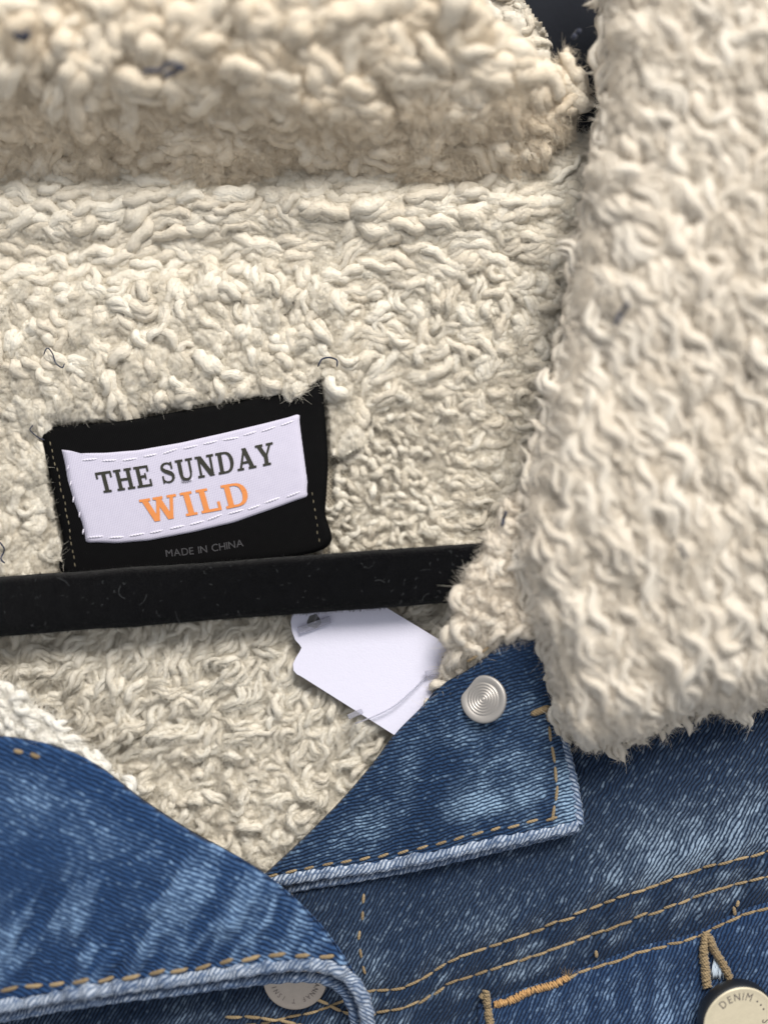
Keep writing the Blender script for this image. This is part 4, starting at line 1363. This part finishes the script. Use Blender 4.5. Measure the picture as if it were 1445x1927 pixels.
SE = 0.085
GL = {
    'T': (0.86, [rect(0.02, 1 - .10, 0.84, 1), rect(0.02, .70, .10, .91), rect(.76, .70, .84, .91), rect(.335, .05, .525, .95), rect(.22, 0, .64, SE)]),
    'H': (0.98, [rect(.12, .05, .30, .95), rect(.68, .05, .86, .95), rect(.29, .45, .69, .55), rect(.02, 0, .40, SE), rect(.58, 0, .96, SE), rect(.02, 1 - SE, .40, 1), rect(.58, 1 - SE, .96, 1)]),
    'E': (0.84, [rect(.12, .05, .30, .95), rect(.02, 1 - .09, .76, 1), rect(.02, 0, .80, .09), rect(.29, .45, .56, .55), rect(.68, .72, .76, .92), rect(.72, .08, .80, .32), rect(.52, .36, .58, .64)]),
    'S': (0.76, stroke([(.64, .74), (.56, .90), (.36, .95), (.17, .87), (.13, .71), (.26, .59), (.46, .49), (.62, .37), (.62, .19), (.48, .06), (.28, .05), (.13, .14), (.09, .29)],
                       [.07, .09, .09, .12, .17, .19, .2, .19, .15, .10, .09, .08, .07]) + [rect(.60, .66, .67, .98), rect(.06, .02, .13, .36)]),
    'U': (0.96, [rect(.12, .34, .30, .95), rect(.69, .34, .79, .95), rect(.02, 1 - SE, .41, 1), rect(.56, 1 - SE, .92, 1)] + stroke([(.21, .36), (.24, .16), (.38, .05), (.55, .05), (.69, .16), (.74, .36)], [.18, .17, .13, .11, .10, .10])),
    'N': (1.0, [rect(.13, .05, .23, .95), rect(.76, .02, .86, .95), diag(.20, 1.0, .78, 0.0, .24), rect(.02, 0, .35, SE), rect(.02, 1 - SE, .25, 1), rect(.63, 1 - SE, .98, 1)]),
    'D': (0.94, [rect(.12, .05, .30, .95), rect(.02, 0, .34, .09), rect(.02, .91, .34, 1)] + stroke([(.28, .952), (.52, .945), (.70, .84), (.79, .62), (.79, .38), (.70, .16), (.52, .055), (.28, .048)], [.095, .1, .15, .19, .19, .15, .1, .095])),
    'A': (1.0, [diag(.16, .03, .50, 1.0, .10), diag(.80, .03, .47, 1.0, .20), rect(.27, .28, .68, .37), rect(0, 0, .33, SE), rect(.60, 0, .99, SE)]),
    'Y': (0.94, [diag(.16, .97, .46, .42, .20), diag(.78, .97, .50, .42, .10), rect(.38, .05, .57, .48), rect(.27, 0, .68, SE), rect(0, 1 - SE, .38, 1), rect(.58, 1 - SE, .93, 1)]),
    'W': (1.36, [diag(.17, .97, .42, 0, .19), diag(.68, .97, .44, 0, .10), diag(.66, .97, .93, 0, .19), diag(1.18, .97, .95, 0, .10), rect(0, 1 - SE, .38, 1), rect(.50, 1 - SE, .84, 1), rect(1.02, 1 - SE, 1.34, 1)]),
    'I': (0.46, [rect(.13, .05, .32, .95), rect(.02, 0, .43, SE), rect(.02, 1 - SE, .43, 1)]),
    'L': (0.80, [rect(.12, .05, .30, .95), rect(.02, 0, .75, .09), rect(.02, 1 - SE, .42, 1), rect(.67, .08, .75, .36)]),
}


def slab_text(word, quad, zf, dz, mat, parent, gap=0.10, space=0.42, sag=0.0):
    """quad: pixel corners TL, TR, BR, BL of the line of text"""
    TL, TR, BR, BL = [np.array(q, float) for q in quad]
    total = sum((space if c == ' ' else GL[c][0] + gap) for c in word) - gap
    x = 0.0
    for c in word:
        if c == ' ':
            x += space
            continue
        wd, polys = GL[c]
        V = []; F = []
        for pi, poly in enumerate(polys):
            b = len(V)
            for (gx, gy) in poly:
                u = (x + gx) / total
                q = (BL * (1 - u) + BR * u) * (1 - gy) + (TL * (1 - u) + TR * u) * gy
                q = q + np.array([0, sag * 4 * u * (1 - u)])
                z = float(zf(np.array([q[0]]), np.array([q[1]]))[0]) + dz + 0.004 * (pi % 12)
                V.append(P1(q[0], q[1], z))
            n = len(poly)
            idx = list(range(b, b + n))
            a, b2, c2 = np.array(V[idx[0]]), np.array(V[idx[1]]), np.array(V[idx[2]])
            F.append(idx if np.cross(b2 - a, c2 - a)[2] > 0 else idx[::-1])
        poly_obj('letter', V, F, mat, parent)
        x += wd + gap


slab_text('THE SUNDAY', [(178, 890), (513, 832), (519, 872), (188, 928)], z_label, 0.62, INK_BLACK, neck, sag=3)
slab_text('WILD', [(262, 941), (462, 905), (473, 948), (276, 984)], z_label, 0.62, INK_ORANGE, neck, gap=0.13, sag=1)
# small print
x = 0.0
for ch in 'MADE IN CHINA':
    if ch == ' ':
        x += 0.35
        continue
    v, f = text_polys(ch)
    wdt = v[:, 0].max() - v[:, 0].min()
    gx = (v[:, 0] - v[:, 0].min() + x) / 8.6; gy = v[:, 1] / 0.73
    qx = 313 + 168 * gx + (-2) * gy; qy = 1048 - 25 * gx - 14 * gy + 3 * 4 * gx * (1 - gx)
    poly_obj('letter', P(qx, qy, z_label(qx, qy) + 0.12), f, INK_GREY, neck)
    x += wdt + 0.11


# ---------------------------------------------------------------- loose threads caught in the fleece
def thread(pts, zf, dz, r, mat, parent=jacket):
    a = crom(pts, 26)
    p = P(a[:, 0], a[:, 1], zf(a[:, 0], a[:, 1]) + dz)
    p[:, 2] += 0.5 * np.sin(np.linspace(0, 9, 26))
    return tube_obj('loose_thread', p, r * np.r_[0.4, np.ones(24), 0.4], mat, parent, 6)


thread([(82, 668), (90, 655), (98, 664), (104, 682), (118, 692), (122, 684)], z_lining, 5.2, 0.16, BLACK_THREAD)
thread([(598, 690), (606, 676), (620, 672), (634, 678), (634, 690)], z_lining, 5.5, 0.2, BLACK_THREAD)
thread([(0, 1020), (8, 1032), (2, 1050), (10, 1060)], z_lining, 5.0, 0.2, BLACK_THREAD)
thread([(62, 800), (58, 810), (70, 822), (84, 828)], z_lining, 4.6, 0.16, BLACK_THREAD)
thread([(268, 134), (300, 132), (312, 118), (330, 122), (350, 130)], z_backcollar, 9.0, 0.5, BLACK_THREAD)
thread([(308, 146), (322, 136), (348, 126)], z_backcollar, 9.0, 0.6, BLACK_THREAD)
thread([(30, 66), (46, 70), (54, 62)], z_backcollar, 9.0, 0.8, BLACK_THREAD)
thread([(1156, 612), (1166, 594), (1182, 570)], z_leaf, 8.0, 0.6, BLACK_THREAD)
thread([(1276, 1026), (1284, 1036), (1290, 1050)], z_leaf, 8.0, 0.45, BLACK_THREAD)
thread([(944, 990), (948, 976), (952, 962)], z_facing, 4.5, 0.4, BLACK_THREAD)
thread([(1078, 72), (1084, 62), (1090, 58)], z_backcollar, 4.0, 0.6, BLACK_THREAD)

# ---------------------------------------------------------------- velvet hanger
hanger = bpy.data.objects.new('clothes_hanger', None)
col.objects.link(hanger)
tag(hanger, 'black velvet hanger bar lying across the fleece below the neck label', 'hanger')
HZ0, HZ1 = 12.5, 17.7


def bar_section(c, wdt, z0, z1, rr=1.7, n=6):
    """rounded rectangle across the bar: (offset, z) ring"""
    out = []
    for cx, cz_, a0 in ((wdt / 2 - rr, z1 - rr, 0), (-wdt / 2 + rr, z1 - rr, 90), (-wdt / 2 + rr, z0 + rr, 180), (wdt / 2 - rr, z0 + rr, 270)):
        for t in np.linspace(0, 90, n):
            a = math.radians(a0 + t)
            out.append((cx + rr * math.cos(a), cz_ + rr * math.sin(a)))
    return np.array(out)


A = P1(-320, 1166, HZ1); B = P1(1000, 1070, HZ1)
d = (B - A) / np.linalg.norm(B - A); nr = np.array([-d[1], d[0], 0])
ring0 = bar_section(0, 13.6, HZ0, HZ1)
NS = 240
V = []
ln = np.linalg.norm((B - A)[:2])
for i, t in enumerate(np.linspace(0, 1, NS)):
    wob = 0.10 * (vn(t * 60, 0, 5) - 0.5) + 0.22 * (vn(t * 14, 0, 6) - 0.5)
    wk = 13.9 - 0.9 * t
    sc_ = wk / 13.6
    for (o, z) in ring0:
        e = 0.12 * (vn(t * 190, o * 1.1 + z, 8) - 0.5)
        q = A + d * ln * t + nr * (o * sc_ + wob * np.sign(o) + e * np.sign(o))
        V.append((q[0], q[1], z + e))
m = len(ring0)
i = np.arange(NS - 1)[:, None] * m; j = np.arange(m)[None]; k = (j + 1) % m
F = np.stack([i + j, i + m + j, i + m + k, i + k], -1).reshape(-1, 4)
V = np.array(V)
c0, c1 = len(V), len(V) + 1
V = np.vstack([V, V[:m].mean(0), V[-m:].mean(0)])
j = np.arange(m); k = (j + 1) % m
tri = np.vstack([np.stack([np.full(m, c0), j, k], -1), np.stack([np.full(m, c1), (NS - 1) * m + k, (NS - 1) * m + j], -1)])
bar = mesh_np('crossbar', V, F[:, ::-1], VELVET, hanger, tri=tri)
# flock standing off the bar and caught lint
g = np.random.default_rng(4)
V = []; F = []; nn = 0
cnt = 9000
tt = g.uniform(0, 1, cnt); ii = g.integers(0, m, cnt)
idx = (tt * (NS - 1)).astype(int) * m + ii
base = np.array(bar.data.vertices[0].co[:])
bv = np.empty(len(bar.data.vertices) * 3); bar.data.vertices.foreach_get('co', bv); bv = bv.reshape(-1, 3) / MM
bn = np.empty(len(bar.data.vertices) * 3); bar.data.vertices.foreach_get('normal', bn); bn = bn.reshape(-1, 3)
p0 = bv[idx] + g.normal(0, 0.4, (cnt, 3)) * d
dd = bn[idx] + g.normal(0, 0.5, (cnt, 3))
dd /= np.linalg.norm(dd, axis=1)[:, None]
ll = g.uniform(0.25, 0.7, cnt)[:, None]
sd = np.cross(dd, g.normal(0, 1, (cnt, 3))); sd /= np.linalg.norm(sd, axis=1)[:, None]
V = np.stack([p0 - sd * 0.05, p0 + sd * 0.05, p0 + dd * ll + sd * 0.02, p0 + dd * ll - sd * 0.02], 1).reshape(-1, 3)
F = np.arange(cnt * 4).reshape(-1, 4)
mesh_np('velvet_flock', V, F, VELVET, bar)['kind'] = 'stuff'
V = []; F = []; T = []; kk = 0
for i in range(120):
    t = g.uniform(0.2, 0.98) ** 1.0
    big = g.random() < 0.05
    L = g.uniform(2, 4) if big else g.uniform(0.15, 0.8)
    o = g.uniform(-6, 6)
    c = A + d * ln * t + nr * o
    a = g.uniform(0, 6.28); s = np.linspace(-0.5, 0.5, 8); cv = g.normal(0, 1.4)
    x = L * s; y = L * cv * s * s
    p = np.stack([c[0] + x * math.cos(a) - y * math.sin(a), c[1] + x * math.sin(a) + y * math.cos(a), HZ1 + 0.12 + 0.15 * np.abs(np.sin(s * 5)) + 0 * s], -1)
    v, f, tr = tube(p, g.uniform(0.012, 0.03), 4)
    V.append(v); F.append(f + kk); T.append(tr + kk); kk += len(v)
mesh_np('lint', np.vstack(V), np.vstack(F), LINT, bar, tri=np.vstack(T))['kind'] = 'stuff'

# ---------------------------------------------------------------- price tag
tagE = bpy.data.objects.new('price_tag', None)
col.objects.link(tagE)
tag(tagE, 'blank white card tag with a scalloped end, tucked under the black bar', 'tag')
TAG = densify([(566, 1273), (742, 1384), (842, 1448)], 6)[:13] + densify([(842, 1448), (960, 1288), (828, 1205), (730, 1145), (668, 1106)], 6)[:25] + \
    [(640, 1090), (612, 1082), (590, 1090), (572, 1106), (560, 1130), (551, 1152), (547, 1170), (549, 1188), (555, 1204), (563, 1213), (567, 1219), (564, 1226), (557, 1237), (551, 1250), (552, 1262), (558, 1269)]
z_tag = lambda px, py: 11.7 + 0.35 * np.sin((px + py) / 110) + 0 * px
pts = np.array(TAG)
c = np.array([720., 1265.])
rings = [c + (pts - c) * s for s in (1, 0.996, 0.8, 0.6, 0.4, 0.2, 0.03)]
n = len(pts)
V = np.vstack([P(r[:, 0], r[:, 1], z_tag(r[:, 0], r[:, 1]) - (0.1 if i == 0 else 0)) for i, r in enumerate(rings)])
i = np.arange(len(rings) - 1)[:, None] * n; j = np.arange(n)[None]; k = (j + 1) % n
F = np.stack([i + j, i + k, i + n + k, i + n + j], -1).reshape(-1, 4)
bot = V[:n].copy(); bot[:, 2] -= 0.35
b0 = len(V); V = np.vstack([V, bot, V[(len(rings) - 1) * n:].mean(0)[None]])
j = np.arange(n); k = (j + 1) % n
F = np.vstack([F, np.stack([k, j, b0 + j, b0 + k], -1), ])
tri = np.vstack([np.stack([(len(rings) - 1) * n + j, (len(rings) - 1) * n + k, np.full(n, len(V) - 1)], -1)])
a, b, c3 = V[F[0][0]], V[F[0][1]], V[F[0][2]]
if np.cross(b - a, c3 - a)[2] < 0:
    F = F[:, ::-1]; tri = tri[:, ::-1]
card = mesh_np('card', V, F, CARD, tagE, tri=tri, smooth=False)
# punched hole painted as a flat dark disc, its shade put into the colour
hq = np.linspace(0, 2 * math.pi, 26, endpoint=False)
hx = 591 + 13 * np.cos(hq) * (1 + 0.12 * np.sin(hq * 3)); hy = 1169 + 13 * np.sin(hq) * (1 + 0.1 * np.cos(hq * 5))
poly_obj('painted_hole', P(hx, hy, z_tag(hx, hy) + 0.03)[::-1], [list(range(26))], mat_plain('hole_shadow', (0.12, 0.12, 0.12), 0.9, var=0.6), tagE)


def bar_box(name, p0, p1, wpx, z0, z1, mat, parent):
    a, b = np.array(p0, float), np.array(p1, float)
    dd = (b - a) / np.linalg.norm(b - a); nn = np.array([-dd[1], dd[0]]) * wpx / 2
    pts = [a - nn, b - nn, b + nn, a + nn]
    V = [P1(q[0], q[1], z) for z in (z0, z1) for q in pts]
    F = [[0, 1, 2, 3], [7, 6, 5, 4], [0, 4, 5, 1], [1, 5, 6, 2], [2, 6, 7, 3], [3, 7, 4, 0]]
    o = poly_obj(name, V, F, mat, parent)
    bv_ = o.modifiers.new('bevel', 'BEVEL'); bv_.width = 0.15 * MM; bv_.segments = 2
    return o


fast = tube_obj('plastic_filament', np.vstack([px_path([(592, 1172), (600, 1150), (620, 1120)], lambda x, y: 12.2 + 0 * x, 12)]), 0.35, CLEAR, tagE, 8)
bar_box('plastic_toggle', (562, 1187), (622, 1166), 14, 12.05, 12.65, MILKY, tagE)
bar_box('plastic_toggle', (800, 1268), (838, 1262), 10, 12.7, 13.5, MILKY, tagE)
a = crom([(668, 1362), (700, 1350), (740, 1330), (775, 1300), (800, 1275), (812, 1266)], 40)
tube_obj('plastic_filament', P(a[:, 0], a[:, 1], 12.5 + 0.6 * np.sin(np.linspace(0, 3.1, 40))), 0.17, MILKY, tagE, 8)
bar_box('plastic_toggle', (655, 1350), (682, 1338), 10, 12.4, 13.1, MILKY, tagE)
